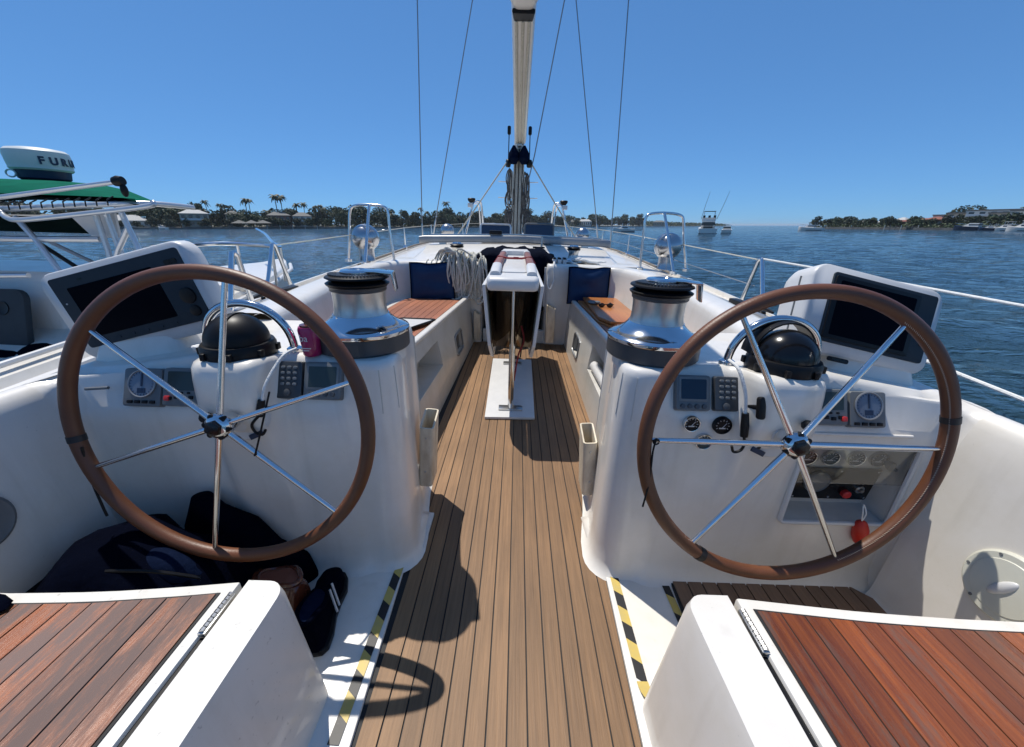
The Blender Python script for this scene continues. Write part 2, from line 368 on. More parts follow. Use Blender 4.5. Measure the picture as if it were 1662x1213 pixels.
# ---------------------------------------------------------------- water and far ground
def build_water():
    mb = MB(); rad = []; r = 1.2
    while r < 900: rad.append(r); r *= 1.0125
    while r < 15000: rad.append(r); r *= 1.25
    NA = 320; vs = []
    A0, A1 = R(-75), R(75)
    def h(x, y, r):
        f = max(0, 1 - r / 500)
        if f <= 0: return 0
        z = 0
        for wl, am, ang, ph in ((7.0, .045, 20, 0), (3.1, .040, -15, 1.7), (1.9, .030, 45, .4), (1.15, .018, 5, 2.2)):
            if wl < r * .02: continue
            a = R(ang); q = x * math.sin(a) + y * math.cos(a)
            w = noise.noise((x / wl * .35, y / wl * .35, ph * 3)) * 2.2
            z += am * math.sin(q * 2 * math.pi / wl + ph + w * 2.4) * (.55 + .9 * abs(noise.noise((x / wl * .22 + 9, y / wl * .22, ph))))
        return z * f
    for r in rad:
        for k in range(NA + 1):
            a = A0 + (A1 - A0) * k / NA; x, y = r * math.sin(a), r * math.cos(a)
            vs.append((x, y - .6, WATER + h(x, y, r)))
    n = NA + 1
    mb.add(vs, [(i * n + k, i * n + k + 1, (i + 1) * n + k + 1, (i + 1) * n + k) for i in range(len(rad) - 1) for k in range(NA)])
    me = mb.mesh('water', M['water'], angle=180)
    o = link('water', me); o['kind'] = 'structure'
    # the rest of the sea, behind the camera and under everything
    b2 = MB(); NB = 64; ring = [(1.2 * math.sin(R(75) + R(210) * k / NB), 1.2 * math.cos(R(75) + R(210) * k / NB) - .6, WATER) for k in range(NB + 1)]
    ring2 = [(p[0] / 1.2 * 14000, (p[1] + .6) / 1.2 * 14000, WATER) for p in ring]
    b2.loft([ring, ring2], closed=False); o2 = link('water', b2.mesh('water_behind', M['water'])); o2['kind'] = 'structure'
build_water()

# ---------------------------------------------------------------- cockpit floor: teak strips over black caulking
PITCH = .0552
def sole_edges(y):
    if y < 1.195: return lerp(-.378, -.399, (y - .3) / .9), lerp(.352, .375, (y - .3) / .9)
    if y < 1.410: return -.342, .336
    if y < 1.80: return -.415, .395
    t = (y - 1.8) / 2.4
    return lerp(-.53, -.46, t), lerp(.525, .552, t)
floor = link('cockpit_floor', None); floor['kind'] = 'structure'; BOAT.append(floor)
bed = MB(); bed.box((0, 2.2, -.03), (1.2, 4.2, .05)); part('caulking', bed, M['caulk'], floor, smooth=False)
YB = [.20, 1.194, 1.196, 1.409, 1.411, 1.799, 1.801, 4.19]
for i in range(-10, 11):
    x0, x1 = XC + (i - .5) * PITCH + .0023, XC + (i + .5) * PITCH - .0023
    run = []
    def flush():
        if len(run) >= 2:
            poly = [(b, y) for y, a, b in run] + [(a, y) for y, a, b in reversed(run)]
            part('plank', MB().prism(poly, -.006, random.uniform(-.0006, .0006)), M['teak'], floor, smooth=False)
        run.clear()
    for y in YB:
        L, Rr = sole_edges(y); a, b = max(x0, L), min(x1, Rr)
        if b - a > .006: run.append((y, a, b))
        else: flush()
    flush()
# white ledges either side of the teak, carrying the hazard tape
for s in (-1, 1):
    e = [(sole_edges(y)[0 if s < 0 else 1], y) for y in YB]
    poly = [(x + s * .003, y) for x, y in e[:-2]] + [(XC + s * .47, 1.80), (XC + s * 1.47, 1.80), (XC + s * 1.47, -.3), (e[0][0] + s * .003, -.3)]
    struct('cockpit_floor', MB().prism(poly, -.06, .007), M['gel'], bevel=.004)

# ---------------------------------------------------------------- helm consoles
def con_path():
    P = [(u, y, 1, 0, 0.0) for u, y in ((.414, 1.62), (.410, 1.55), (.395, 1.45), (.375, 1.35), (.360, 1.27), (.355, 1.19))]
    for k in range(1, 7):
        a = R(180 + 90 * k / 6); P.append((.445 + .09 * math.cos(a), 1.19 + .09 * math.sin(a), -math.cos(a), -math.sin(a), k / 6))
    us = [.46, .475, .49, .505, .52, .535, .55, .58, .61, .65, .68, .70, .72, .735, .75, .77, .79, .815, .84, .865, .89, .91, .93, .945, .96, .975, 1.0, 1.05, 1.1, 1.15, 1.2, 1.25, 1.30, 1.355, 1.37]
    P += [(u, 1.10, 0, 1, 1.0) for u in us]
    for k in range(1, 6):
        a = R(90 - 90 * k / 5); P.append((1.37 + .05 * math.cos(a), 1.05 + .05 * math.sin(a), math.cos(a), math.sin(a), 1.0 + k / 5))
    return P
ZT = [(.4, .835), (.7, .84), (1.0, .832), (1.34, .775), (1.45, .757)]
P_IN = [(-.035, 0), (-.014, .012), (0, .05), (.002, .12), (.004, .29), (.008, .60), (.010, .68), (.012, .74), (.014, .78), (.015, .806), (.019, .822), (.026, .832), (.036, .836)]
def p_face(u, s):
    zt = interp(ZT, u); zd = interp([(.5, .712), (.76, .712), (.9, .676), (1.34, .66)], u)
    w = 1 - sstep(.08, .13, abs(u - .84))
    e = sstep(1.26, 1.34, u)
    f = [(-.085, 0), (-.045, .008), (-.018, .03), (0, .085), (.001, .29), (0, .60), (0, zd - .01), (.008, zd), (lerp(.05, .012, e), zd + .095), (lerp(.053, .018, e), zd + .103), (.06, zt - .016), (.072, zt - .003), (.09, zt)]
    g = [(-.085, 0), (-.045, .008), (-.018, .03), (0, .085), (0, .29), (-.045, .585), (-.074, .64), (-.08, .70), (-.078, .78), (-.076, .80), (-.07, .832), (-.055, .848), (-.03, .852)]
    return [(lerp(a[0], b[0], w), lerp(a[1], b[1], w)) for a, b in zip(f, g)]
P_SIDE = [(-.10, 0), (-.080, .01), (-.070, .035), (-.066, .09), (-.056, .29), (-.022, .60), (-.016, .66), (-.009, .69), (-.003, .715), (.004, .732), (.014, .745), (.028, .754), (.045, .757)]
def con_prof(u, y, t, s):
    if t <= 1:
        f = p_face(max(u, .5), s); t *= sstep(.475, .55, u); return [(lerp(a[0], b[0], t), lerp(a[1], b[1], t)) for a, b in zip(P_IN, f)]
    f = p_face(1.34, s); return [(lerp(a[0], b[0], t - 1), lerp(a[1], b[1], t - 1)) for a, b in zip(f, P_SIDE)]
CONSOLE = {}
def W(s, u, y, z): return Vector((XC + s * u, y, z))
def build_console(s):
    word = 'left' if s < 0 else 'right'
    root = thing('helm_console', ('white moulded console behind the left wheel, with the magenta can on top' if s < 0 else 'white moulded console behind the right wheel, with engine panel and round gauges'), 'helm console', (XC + s * .85, 1.2, 0))
    P = con_path(); rows = []
    for u, y, nu, ny, t in P:
        pr = con_prof(u, y, t, s)
        rows.append([W(s, u + nu * d, y + ny * d, z) for d, z in pr])
    mb = MB(); n = 13; vs = [p for r in rows for p in r]; fs = []
    for i in range(len(P) - 1):
        for k in range(n - 1):
            if s > 0 and k == 4 and P[i][0] >= .974 and P[i + 1][0] <= 1.356 and P[i][4] == 1: continue
            fs.append((i * n + k, i * n + k + 1, (i + 1) * n + k + 1, (i + 1) * n + k))
    mb.add(vs, fs); part('console_body', mb, M['gel'], root, angle=50)
    ridge = [r[-1] for r in rows]
    top = MB(); back = [W(s, 1.36, 1.45, .80), W(s, 1.30, 1.62, .835), W(s, .48, 1.62, .838)]
    top.add(ridge + back, [list(range(len(ridge) + 3))]); part('console_top', top, M['gel'], root, smooth=False)
    part('console_back', MB().add([W(s, .414, 1.62, 0), W(s, 1.3, 1.62, 0), W(s, 1.3, 1.62, .833), W(s, .475, 1.62, .836), W(s, .42, 1.62, .78)], [(0, 1, 2, 3, 4)]), M['gel'], root, smooth=False)
    part('winch_pad', MB().lathe([(.140, .80), (.139, .842), (.13, .846)], 40, Matrix.Translation((XC + s * .510, 1.30, 0))), M['gel'], root)
    ft = MB(); rings = []
    for y, hh, uu in ((1.199, .012, .345), (1.23, .05, .347), (1.30, .075, .347), (1.37, .05, .347), (1.408, .012, .345)):
        rings.append([W(s, uu, y, .005), W(s, uu + .004, y, hh * .35 + .006), W(s, uu + .03, y, hh * .6 + .006), W(s, uu + .055, y, hh * .8 + .01), W(s, uu + .10, y, .005)])
    ft.loft(rings); part('foot_fairing', ft, M['gel'], root, angle=70)
    for j in (3, 6, 9):                                  # moulded creases round the inboard corner
        u, y, nu, ny, t = P[j]
        part('crease', MB().tube([W(s, u + nu * (interp([(z_, d_) for d_, z_ in P_IN], z) + .0002), y + ny * (interp([(z_, d_) for d_, z_ in P_IN], z) + .0002), z) for z in (.66, .72, .78, .81)], .0022, 5), M['gel_cream'], root)
    CONSOLE[s] = root
    return root
for s in (-1, 1): build_console(s)

# cockpit side walls at the helm, running aft from the consoles, over the topsides
for s in (-1, 1):
    prof = P_SIDE + [(.065, .752), (.08, .735), (.10, .60), (.13, -.9)]
    rings = [[W(s, 1.42 + d, y, z) for d, z in prof] for y in (1.05, .8, .4, 0, -.5, -.9)]
    struct('cockpit_wall', MB().loft(rings, closed=False), M['gel'], angle=60)

# ---------------------------------------------------------------- side decks, topsides, foredeck and coachroof
D_EDGE = [(1.0, 1.51), (1.4, 1.51), (1.95, 1.53), (2.75, 1.62), (3.5, 1.69), (5, 1.76), (7, 1.84), (9, 1.72), (11, 1.2), (12.5, .5), (13.2, .02)]
for s in (-1, 1):
    C = [(1.02, 1.47), (1.46, 1.345), (1.86, 1.26), (2.5, 1.29), (3.6, 1.36), (4.4, 1.36)]
    ys = [1.0, 1.2, 1.46, 1.7, 1.86, 2.2, 2.6, 3.0, 3.5, 4.0, 4.5]
    rings = []
    for y in ys:
        c = interp(C, y); d = interp(D_EDGE, y); zi = interp([(1.0, .745), (1.46, .785), (1.86, .80), (4.5, .80)], y); zo = interp([(1.0, .66), (1.6, .70), (2.2, .75), (2.75, .765), (4.5, .775)], y)
        rings.append([W(s, c, y, zi), W(s, lerp(c, d, .5), y, lerp(zi, zo, .5) + .006), W(s, d - .02, y, zo), W(s, d - .018, y, zo + .03), W(s, d, y, zo + .03), W(s, d + .015, y, zo - .05), W(s, d + .03, y, .2), W(s, d - .1, y, -1.0)])
    struct('deck', MB().loft(rings, closed=False), M['gel'], angle=35)
rings = []
for y in (4.35, 4.6, 5.0, 5.6, 6.4, 7.4, 8.4, 9.4, 10.6, 11.8, 12.6, 13.2):
    d = interp(D_EDGE, y); zo = .77 + (y - 4.35) * .022; hr = interp([(4.35, .06), (4.7, .13), (5, .17), (7.4, .17), (9.4, .08), (10, .03), (13.2, 0)], y)
    w = d * .68; half = [(0, zo + .03 + hr + .03), (w * .6, zo + .025 + hr + .02), (w * .92, zo + .02 + hr), (w, zo + .02 + hr * .5), (w * 1.04, zo + .012), (d - .02, zo), (d - .018, zo + .03), (d, zo + .03), (d + .015, zo - .05), (d + .02, .2), (d * .92, -1.0)]
    rings.append([W(-1, u, y, z) for u, z in half[::-1]] + [W(1, u, y, z) for u, z in half[1:]])
struct('deck', MB().loft(rings, closed=False), M['gel'], angle=30)

# coaming: seat backs either side, turning in to the bulkhead and the companionway
COAM = {-1: [(1.03, 1.62), (1.07, 1.9), (1.16, 2.5), (1.25, 3.2), (1.27, 3.6), (1.25, 3.85), (1.16, 4.04), (1.0, 4.12), (.7, 4.15), (.42, 4.16)],
        1: [(.99, 1.62), (1.04, 1.9), (1.12, 2.5), (1.15, 3.1), (1.14, 3.5), (1.10, 3.78), (1.02, 4.0), (.88, 4.10), (.65, 4.15), (.40, 4.16)]}
for s in (-1, 1):
    pts = catmull([(u, y, 0) for u, y in COAM[s]], 5); ue = .36 if s < 0 else .335
    pts += [Vector((ue + .025, 4.165, 0)), Vector((ue + .008, 4.18, 0)), Vector((ue, 4.21, 0)), Vector((ue, 4.5, 0)), Vector((ue, 5.0, 0))]
    rings = []
    for i, p in enumerate(pts):
        t = (pts[min(i + 1, len(pts) - 1)] - pts[max(i - 1, 0)]).normalized(); nu, ny = t.y, -t.x
        k = sstep(.75, .55, p.x) if p.y > 3.9 else 0
        pr = [(lerp(-.075, 0, k), lerp(.46, -.02, k)), (lerp(-.055, 0, k), lerp(.52, .3, k)), (-.02 * (1 - k), .66), (-.006, .79), (0, .825), (.008, .845), (.024, .86), (.05, .866), (.13, .868), (.16, .862), (.20, .80)]
        if i > len(pts) - 4: pr = [(d if d <= 0 else d * .25, z) for d, z in pr]
        rings.append([W(s, p.x + nu * d, p.y + ny * d, z) for d, z in pr])
    struct('cockpit_wall', MB().loft(rings, closed=False), M['gel'], angle=50)
    # bridge deck between the bulkhead and the coachroof
    struct('deck', MB().box((XC + s * .85, 4.42, .82), (1.0, .42, .08)), M['gel'], bevel=.02)

# ---------------------------------------------------------------- cockpit benches
def build_bench(s):
    foot = ((.512, 1.8), (.442, 4.2)) if s < 0 else ((.543, 1.8), (.572, 4.2))
    lip = ((.625, 1.8, .545), (.475, 4.2, .50)) if s < 0 else ((.622, 1.8, .565), (.604, 4.2, .492))
    def FP(y, z):
        t = (y - 1.8) / 2.4; fu = lerp(foot[0][0], foot[1][0], t); lu = lerp(lip[0][0], lip[1][0], t); lz = lerp(lip[0][2], lip[1][2], t)
        return W(s, lerp(fu, lu, (z / lz) ** 1.5), y, z * 1.0 if z < .46 else lz)
    root = thing('cockpit_bench', 'white bench with reddish teak slats, blue cushion and rope coil at its far end' if s < 0 else 'white bench in front of the bulkhead holding the orange boards, dark slats in shade', 'bench', (XC + s * .8, 3.0, 0))
    hole = (1.97, 2.70, .25, .44) if s < 0 else (2.08, 2.74, .24, .43); win = (3.20, 3.50, .15, .33)
    ys = sorted({1.8, hole[0], hole[1], win[0], win[1], 3.0, 3.85, 4.17}); zs = [0, .03, .15, .24, .25, .33, .43, .44, .5]
    mb = MB(); vs = [FP(y, z) for y in ys for z in zs]; n = len(zs); fs = []
    for i in range(len(ys) - 1):
        for k in range(n - 1):
            cy, cz = (ys[i] + ys[i + 1]) / 2, (zs[k] + zs[k + 1]) / 2
            if any(h[0] < cy < h[1] and h[2] < cz < h[3] for h in (hole, win)): continue
            fs.append((i * n + k, i * n + k + 1, (i + 1) * n + k + 1, (i + 1) * n + k))
    mb.add(vs, fs); part('front_panel', mb, M['gel_cream'], root, angle=50)
    for h, nm, dep in ((hole, 'locker_recess', .17), (win, 'window_reveal', .035)):
        a = [FP(h[0], h[2]), FP(h[1], h[2]), FP(h[1], h[3]), FP(h[0], h[3])]
        b = [p + Vector((s * dep, 0, 0)) for p in a]
        part(nm, MB().add(a + b, [(4, 5, 6, 7), (0, 1, 5, 4), (1, 2, 6, 5), (2, 3, 7, 6), (3, 0, 4, 7)]), M['gel_cream'], root, smooth=False)
        if nm == 'window_reveal':
            fr = MB(); pts = [p + Vector((-s * .004, 0, 0)) for p in a]
            m = [lerp(pts[i], pts[(i + 1) % 4], q) for i in range(4) for q in (.12, .88)]
            fr.tube(m, .009, 8, closed=True); wf = part('window', fr, M['alu'], root)
            c = [lerp(q, sum(b, Vector()) / 4, .04) + Vector((-s * .006, 0, 0)) for q in b]
            part('pane', MB().add(c + [q + Vector((s * .004, 0, 0)) for q in c], [(0, 1, 2, 3), (4, 5, 6, 7), (0, 1, 5, 4), (1, 2, 6, 5), (2, 3, 7, 6), (3, 0, 4, 7)]), M['glass_dark'], wf, smooth=False)
    lp = MB(); rings = []
    for y in (1.8, 2.6, 3.4, 4.15):
        t = (y - 1.8) / 2.4; c = W(s, lerp(lip[0][0], lip[1][0], t) + .014, y, lerp(lip[0][2], lip[1][2], t) + .012)
        rings.append([c + Vector((a, 0, b)) for a, b in rrect(.05, .036, .014, 3)])
    lp.loft(rings); part('seat_lip', lp, M['gel'], root)
    mb = MB(); z0 = [lerp(lip[0][2], lip[1][2], (y - 1.8) / 2.4) - .004 for y in (1.8, 4.15)]
    a = [W(s, lip[0][0], 1.8, z0[0]), W(s, 1.24, 1.8, z0[0]), W(s, 1.28 if s < 0 else 1.16, 4.15, z0[1]), W(s, lip[1][0], 4.15, z0[1])]
    mb.add(a + [p - Vector((0, 0, .02)) for p in a], [(0, 1, 2, 3), (7, 6, 5, 4)]); part('seat_base', mb, M['gel'], root, smooth=False)
    cz = lambda y: lerp(z0[0], z0[1], (y - 1.8) / 2.35)
    nb = 9 if s < 0 else 8
    bedp = MB(); q = lambda u, y, dz: W(s, u, y, cz(y) + dz)
    inn = (lambda y: lerp(lip[0][0], lip[1][0], (y - 1.8) / 2.4) + .062); out = (lambda y: interp([(1.8, .92), (2.6, 1.05), (3.5, 1.14), (3.9, 1.10)] if s < 0 else [(1.8, .90), (2.6, 1.02), (3.4, 1.05), (3.9, .98)], y))
    yy = [1.85, 2.3, 2.8, 3.3, 3.7, 3.95]
    bedp.loft([[q(inn(y) - .012, y, .004), q(out(y) + .012, y, .004), q(out(y) + .012, y, -.003), q(inn(y) - .012, y, -.003)] for y in yy]); part('caulking', bedp, M['caulk'], root, smooth=False)
    for k in range(nb):
        rings = []
        for y in yy:
            w = (out(y) - inn(y)) / nb; a, b = inn(y) + k * w + .002, inn(y) + (k + 1) * w - .002
            rings.append([q(a, y, .010), q(b, y, .010), q(b, y, .002), q(a, y, .002)])
        part('slat', MB().loft(rings), M['bench'], root, smooth=False)
    if s > 0:
        ro = MB(); ro.tube([W(1, .625, 2.12, .285), W(1, .622, 2.4, .285), W(1, .62, 2.7, .28)], .038, 14)
        single('rolled_mat', ro, M['white'], 'white roll lying in the long recess of the right bench front', 'roll', (XC + .62, 2.4, .25))
    return root
BENCH = {s: build_bench(s) for s in (-1, 1)}

# companionway: dark way below between the bulkheads
cw = thing('companionway', 'dark open companionway between the two cockpit bulkheads, behind the table', 'companionway', (XC, 4.6, 0))
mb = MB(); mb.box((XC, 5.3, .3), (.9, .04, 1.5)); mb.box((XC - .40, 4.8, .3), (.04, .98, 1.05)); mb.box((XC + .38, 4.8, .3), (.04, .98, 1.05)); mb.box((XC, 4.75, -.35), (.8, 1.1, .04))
part('stairwell', mb, M['black'], cw, smooth=False)  # panels coloured black to stand in for the darkness below deck
part('threshold', MB().box((XC, 4.24, .06), (.69, .07, .16)), M['gel'], cw, bevel=.012)
for k in range(3): part('step', MB().box((XC, 4.5 + .2 * k, .12 - .22 * k), (.5, .17, .03)), M['table_wood'], cw, bevel=.004)
for k in range(3):
    part('washboard_channel', MB().box((XC + .33, 4.235 + k * .05, .62), (.03, .03, .42)), M['white'], cw, bevel=.006)
# ---------------------------------------------------------------- helm seats in the foreground
def build_seat(s):
    Z = .42
    xi = .428 if s > 0 else -.535                       # inboard edge of the moulding at its front
    root = thing('helm_bench', 'white helm seat with clean bright varnished teak, right of the aft gangway' if s > 0 else 'white speckled helm seat with weathered red-brown teak, left of the aft gangway', 'seat', (s * .9, .3, 0))
    gel = M['gel'] if s > 0 else M['gel_spots']
    gx = .548 if s > 0 else .645                        # |x| of the gap between moulding and lid
    ai = abs(xi)
    # moulded side: leans out towards the floor, rounded front corner
    def out(z):
        o = (1 - z / Z) * .045
        pts = [(ai - o - .012 + .03, -.5), (ai - o + .0, .60)]
        for k in range(7):
            a = R(180 - 90 * k / 6); pts.append((ai - o + .045 + .045 * math.cos(a), .645 + .045 * math.sin(a) + o * .2))
        pts += [(gx - .008, .69 + o * .2), (gx - .008, -.5)]
        return [(s * x, y) for x, y in pts]
    mb = MB(); mb.loft([[Vector((x, y, z)) for x, y in out(z)] for z in (.002, .15, .30, .395)] + [[Vector((lerp(x, s * .49 if s > 0 else -.59, .06), lerp(y, .3, .012), Z)) for x, y in out(Z)]])
    part('seat_side', mb, gel, root, angle=40)
    part('seat_front', MB().box((s * (gx + .44), .61, .185), (.86, .06, .36)), gel, root, bevel=.01)
    # lid
    fe = lambda x: interp([(.55, .682), (.70, .668), (.85, .655), (1.05, .646), (1.42, .640)] if s > 0 else [(.64, .682), (.78, .662), (.95, .643), (1.15, .632), (1.42, .632)], x)
    xs = [gx + .006] + [gx + .03 + .08 * k for k in range(10)] + [1.40]
    poly = [(s * x, fe(x)) for x in xs] + [(s * 1.40, -.5), (s * (gx + .006), -.5)]
    part('seat_lid', MB().prism(poly, .372, Z), gel, root, bevel=.008)
    tx = gx + .036; pit = .052; ty = lambda x: fe(x) - .034
    bx = [tx - .005] + [tx + .08 * k for k in range(1, 9)] + [1.37]
    part('caulking', MB().prism([(s * x, ty(x) + .005) for x in bx] + [(s * 1.37, -.45), (s * (tx - .005), -.45)], Z - .002, Z + .0022), M['caulk'], root, smooth=False)
    k = 0
    while tx + (k + 1) * pit < 1.36:
        a, b = tx + k * pit + .0016, tx + (k + 1) * pit - .0016
        part('slat', MB().prism([(s * a, ty(a)), (s * (a + b) / 2, ty((a + b) / 2)), (s * b, ty(b)), (s * b, -.44), (s * a, -.44)], Z - .001, Z + .0045 + random.uniform(-.0006, .0006)), M['varnish_r'] if s > 0 else M['varnish'], root, smooth=False)
        k += 1
    # piano hinge bedded in the gap
    h = MB(); hx = s * (gx + .002); h.box((hx, .598, Z - .001), (.016, .098, .010))
    hp = part('hinge', h, M['steel_dull'], root, bevel=.002)
    kn = MB()
    for j in range(9): kn.tube([(hx, .552 + j * .0105, Z + .005), (hx, .5605 + j * .0105, Z + .005)], .006, 8)
    part('knuckles', kn, M['steel_dull'], hp)
    part('gap_seal', MB().box((hx, .05, Z - .02), (.013, 1.0, .02)), M['black'], root)
    return root
for s in (-1, 1): build_seat(s)

# teak grating on the floor at the right helm
mat_root = thing('teak_foot_mat', 'dark teak slat panel on the floor under the right steering wheel', 'foot mat', (1.0, .95, .007))
part('caulking', MB().prism([(.612, 1.086), (1.262, 1.10), (1.335, 1.02), (1.335, .70), (.60, .70)], .008, .0155), M['caulk'], mat_root, smooth=False)
for k in range(13):
    a, b = .618 + k * .0548, .618 + (k + 1) * .0548 - .005
    ya, yb = [min(1.082 + (x - .618) * .02, 1.098 - max(0, x - 1.255) * 1.05) for x in (a, b)]
    part('slat', MB().prism([(a, ya), (b, yb), (b, .705), (a, .705)], .0145, .0195), M['teak_dark'], mat_root, smooth=False)

# hazard tape
def tape(p0, p1, w, n, label, first=0, curl=False, skew=.35):
    p0, p1 = Vector(p0), Vector(p1); d = (p1 - p0); L = d.length; d.normalize(); q = Vector((-d.y, d.x, 0))
    root = thing('hazard_tape', label, 'tape', p0, 'hazard tape strips on the white floor')
    for k in range(n):
        a, b = L * k / n, L * (k + 1) / n; sk = skew * w
        c0, c1 = max(0, min(L, a)), max(0, min(L, b))
        e = lambda t, side: p0 + d * max(0, min(L, t + side * sk * (1 if 0 < t < L - 1e-4 else 0))) + q * side * w / 2
        poly = [e(a, -1), e(b, -1), e(b, 1), e(a, 1)]
        m = MB(); m.add(poly + [p + Vector((0, 0, .0012)) for p in poly], [(0, 3, 2, 1), (4, 5, 6, 7), (0, 1, 5, 4), (1, 2, 6, 5), (2, 3, 7, 6), (3, 0, 4, 7)])
        if curl and k == n - 1:
            m = MB(); rr = []
            for j in range(5):
                t = j / 4; c = lerp(p0 + d * a, p1, t) + Vector((.010 * t * t, 0, .020 * t * t)); rr.append([c - q * w * .55, c + q * w * .55, c + q * w * .55 + Vector((0, 0, .0012)), c - q * w * .55 + Vector((0, 0, .0012))])
            m.loft(rr)
        part('stripe', m, M['yellow'] if (k + first) % 2 else M['tape_black'], root, smooth=False)
tape((-.414, 1.178, .0085), (-.430, .560, .0085), .030, 11, 'yellow and black tape along the floor edge left of the teak gangway')
tape((.405, 1.195, .0085), (.404, .672, .0085), .030, 9, 'yellow and black tape right of the teak gangway with its near end curling up', 1, True)
tape((.588, 1.086, .0085), (.598, .80, .0085), .026, 4, 'short hazard tape piece at the corner of the dark foot mat')

# ---------------------------------------------------------------- steering wheels
TILT = R(8.3)
def build_wheel(s):
    c = Vector((-.838, .96, .690)) if s < 0 else Vector((.806, .96, .686))
    label = 'leather rimmed steering wheel in shade on the left, a black cord hanging from its rim' if s < 0 else 'leather rimmed steering wheel on the right with pale stitching and dark lashings'
    root = thing('helm', label, 'steering wheel', c, 'steering wheels of the yacht')
    m = frame(c, (1, 0, 0), (0, -math.cos(TILT), math.sin(TILT)))      # z axis towards the helmsman, x right, y up
    Rm, rt = .4265, .0200
    part('rim', MB().tube([(Rm * math.cos(a), Rm * math.sin(a), 0) for a in [2 * math.pi * k / 120 for k in range(120)]], rt, 16, True, m), M['leather'], root, angle=180)
    st = MB()
    for k in range(150 if s > 0 else 0):
        a = R(-62 + 122 * k / 150); ri = Rm - rt * .80
        d = Vector((math.cos(a), math.sin(a), 0)); t = Vector((-d.y, d.x, 0))
        p = d * ri + Vector((0, 0, rt * .64)); st.tube([p - t * .0022 - d * .002, p + t * .0022 + d * .003 + Vector((0, 0, .0008))], .0009, 4, m=m)
    if s > 0: o = part('stitching', st, M['stitch'], root); o['kind'] = 'stuff'
    hub = MB().lathe([(.012, -.05), (.026, -.05), (.03, -.03), (.03, -.012), (.037, -.008), (.040, .0), (.037, .010), (.030, .018), (.022, .022)], 28, m)
    hb = part('hub', hub, M['chrome'], root)
    part('hub_cap', MB().lathe([(.024, .020), (.025, .026), (.022, .032), (.012, .035)], 6, m @ Matrix.Rotation(.3, 4, 'Z')), M['black_gloss'], hb)
    ring = MB()
    angs = [80, 20, -40, -100, -160, 140] if s < 0 else [120, 57, 0, -62, -127, 180]
    for a in angs:
        q = R(a + 30); ring.lathe([(.0085, .0), (.0085, .014), (.006, .0155)], 12, m @ Matrix.Translation((.031 * math.cos(q), .031 * math.sin(q), .002)))
    part('hub_bolts', ring, M['black'], hb)
    for a in angs:
        q = R(a); d = Vector((math.cos(q), math.sin(q), 0))
        part('spoke', MB().tube([d * .030, d * .06, d * .25, d * (Rm - rt + .004)], [.0098, .0092, .0080, .0072], 10, m=m), M['steel'], root)
    part('shaft', MB().lathe([(.016, -.15), (.016, -.04)], 18, m), M['steel'], root)
    for a in ((187,) if s < 0 else (-121, 12)):
        q = R(a); t = MB(); t.tube([(Rm * math.cos(q + e), Rm * math.sin(q + e), 0) for e in (-.022, -.01, .01, .022)], rt + .0016, 16, m=m)
        part('lashing', t, M['tape_black'], root)
    cord = MB()
    if s < 0:
        cord.tube(catmull([m @ Vector((-.40, -.075, .012)), m @ Vector((-.400, -.16, .01)), m @ Vector((-.386, -.26, .008)), m @ Vector((-.380, -.30, .006))], 5), .0035, 6)
        part('cord', cord, M['black'], root)
        cord = MB(); cord.tube(catmull([m @ Vector((.155, .105, .0)), m @ Vector((.13, .02, .004)), m @ Vector((.105, -.065, .010)), m @ Vector((.098, -.085, .012))], 5), .003, 6)
        part('cord', cord, M['black'], root)
    else:
        cord.tube(catmull([m @ Vector((-.398, .01, .012)), m @ Vector((-.405, -.03, .014)), m @ Vector((-.406, -.12, .016)), m @ Vector((-.418, -.20, .020))], 5), .003, 6)
        cord.tube([m @ Vector((-.398 + .008 * math.cos(k), .008 * math.sin(k), .012)) for k in [i * .6 for i in range(11)]], .0026, 6)
        part('cord', cord, M['black'], root)
    # flange on the console, its bolts and maker's plate
    con = CONSOLE[s]; fm = m @ Matrix.Translation((0, 0, -.085))
    fl = part('shaft_flange', MB().lathe([(.084, -.05), (.084, -.008), (.078, 0), (.050, .003), (.046, .012), (.038, .016), (.026, .018), (.02, .03)], 40, fm), M['white'], con)
    for k in range(4):
        a = R(45 + 90 * k); part('bolt', MB().lathe([(.0075, 0), (.0075, .006), (.005, .008)], 6, fm @ Matrix.Translation((.064 * math.cos(a), .064 * math.sin(a), 0))), M['black'], fl)
    pl = fm @ Matrix.Translation((.045 * -s, -.060, .004)) @ Matrix.Rotation(R(25 if s < 0 else -25), 4, 'Z')
    part('plate', MB().box((0, 0, 0), (.045, .017, .006), pl), M['navyplastic'], fl, bevel=.002)
    kn = fm @ Matrix.Translation((-.066 if s < 0 else .055, .045 if s > 0 else .01, .01))
    lk = part('friction_lock', MB().lathe([(.006, 0), (.006, .03), (.015, .032), (.017, .045), (.012, .052)], 14, kn), M['black'], con)
    return root
for s in (-1, 1): build_wheel(s)

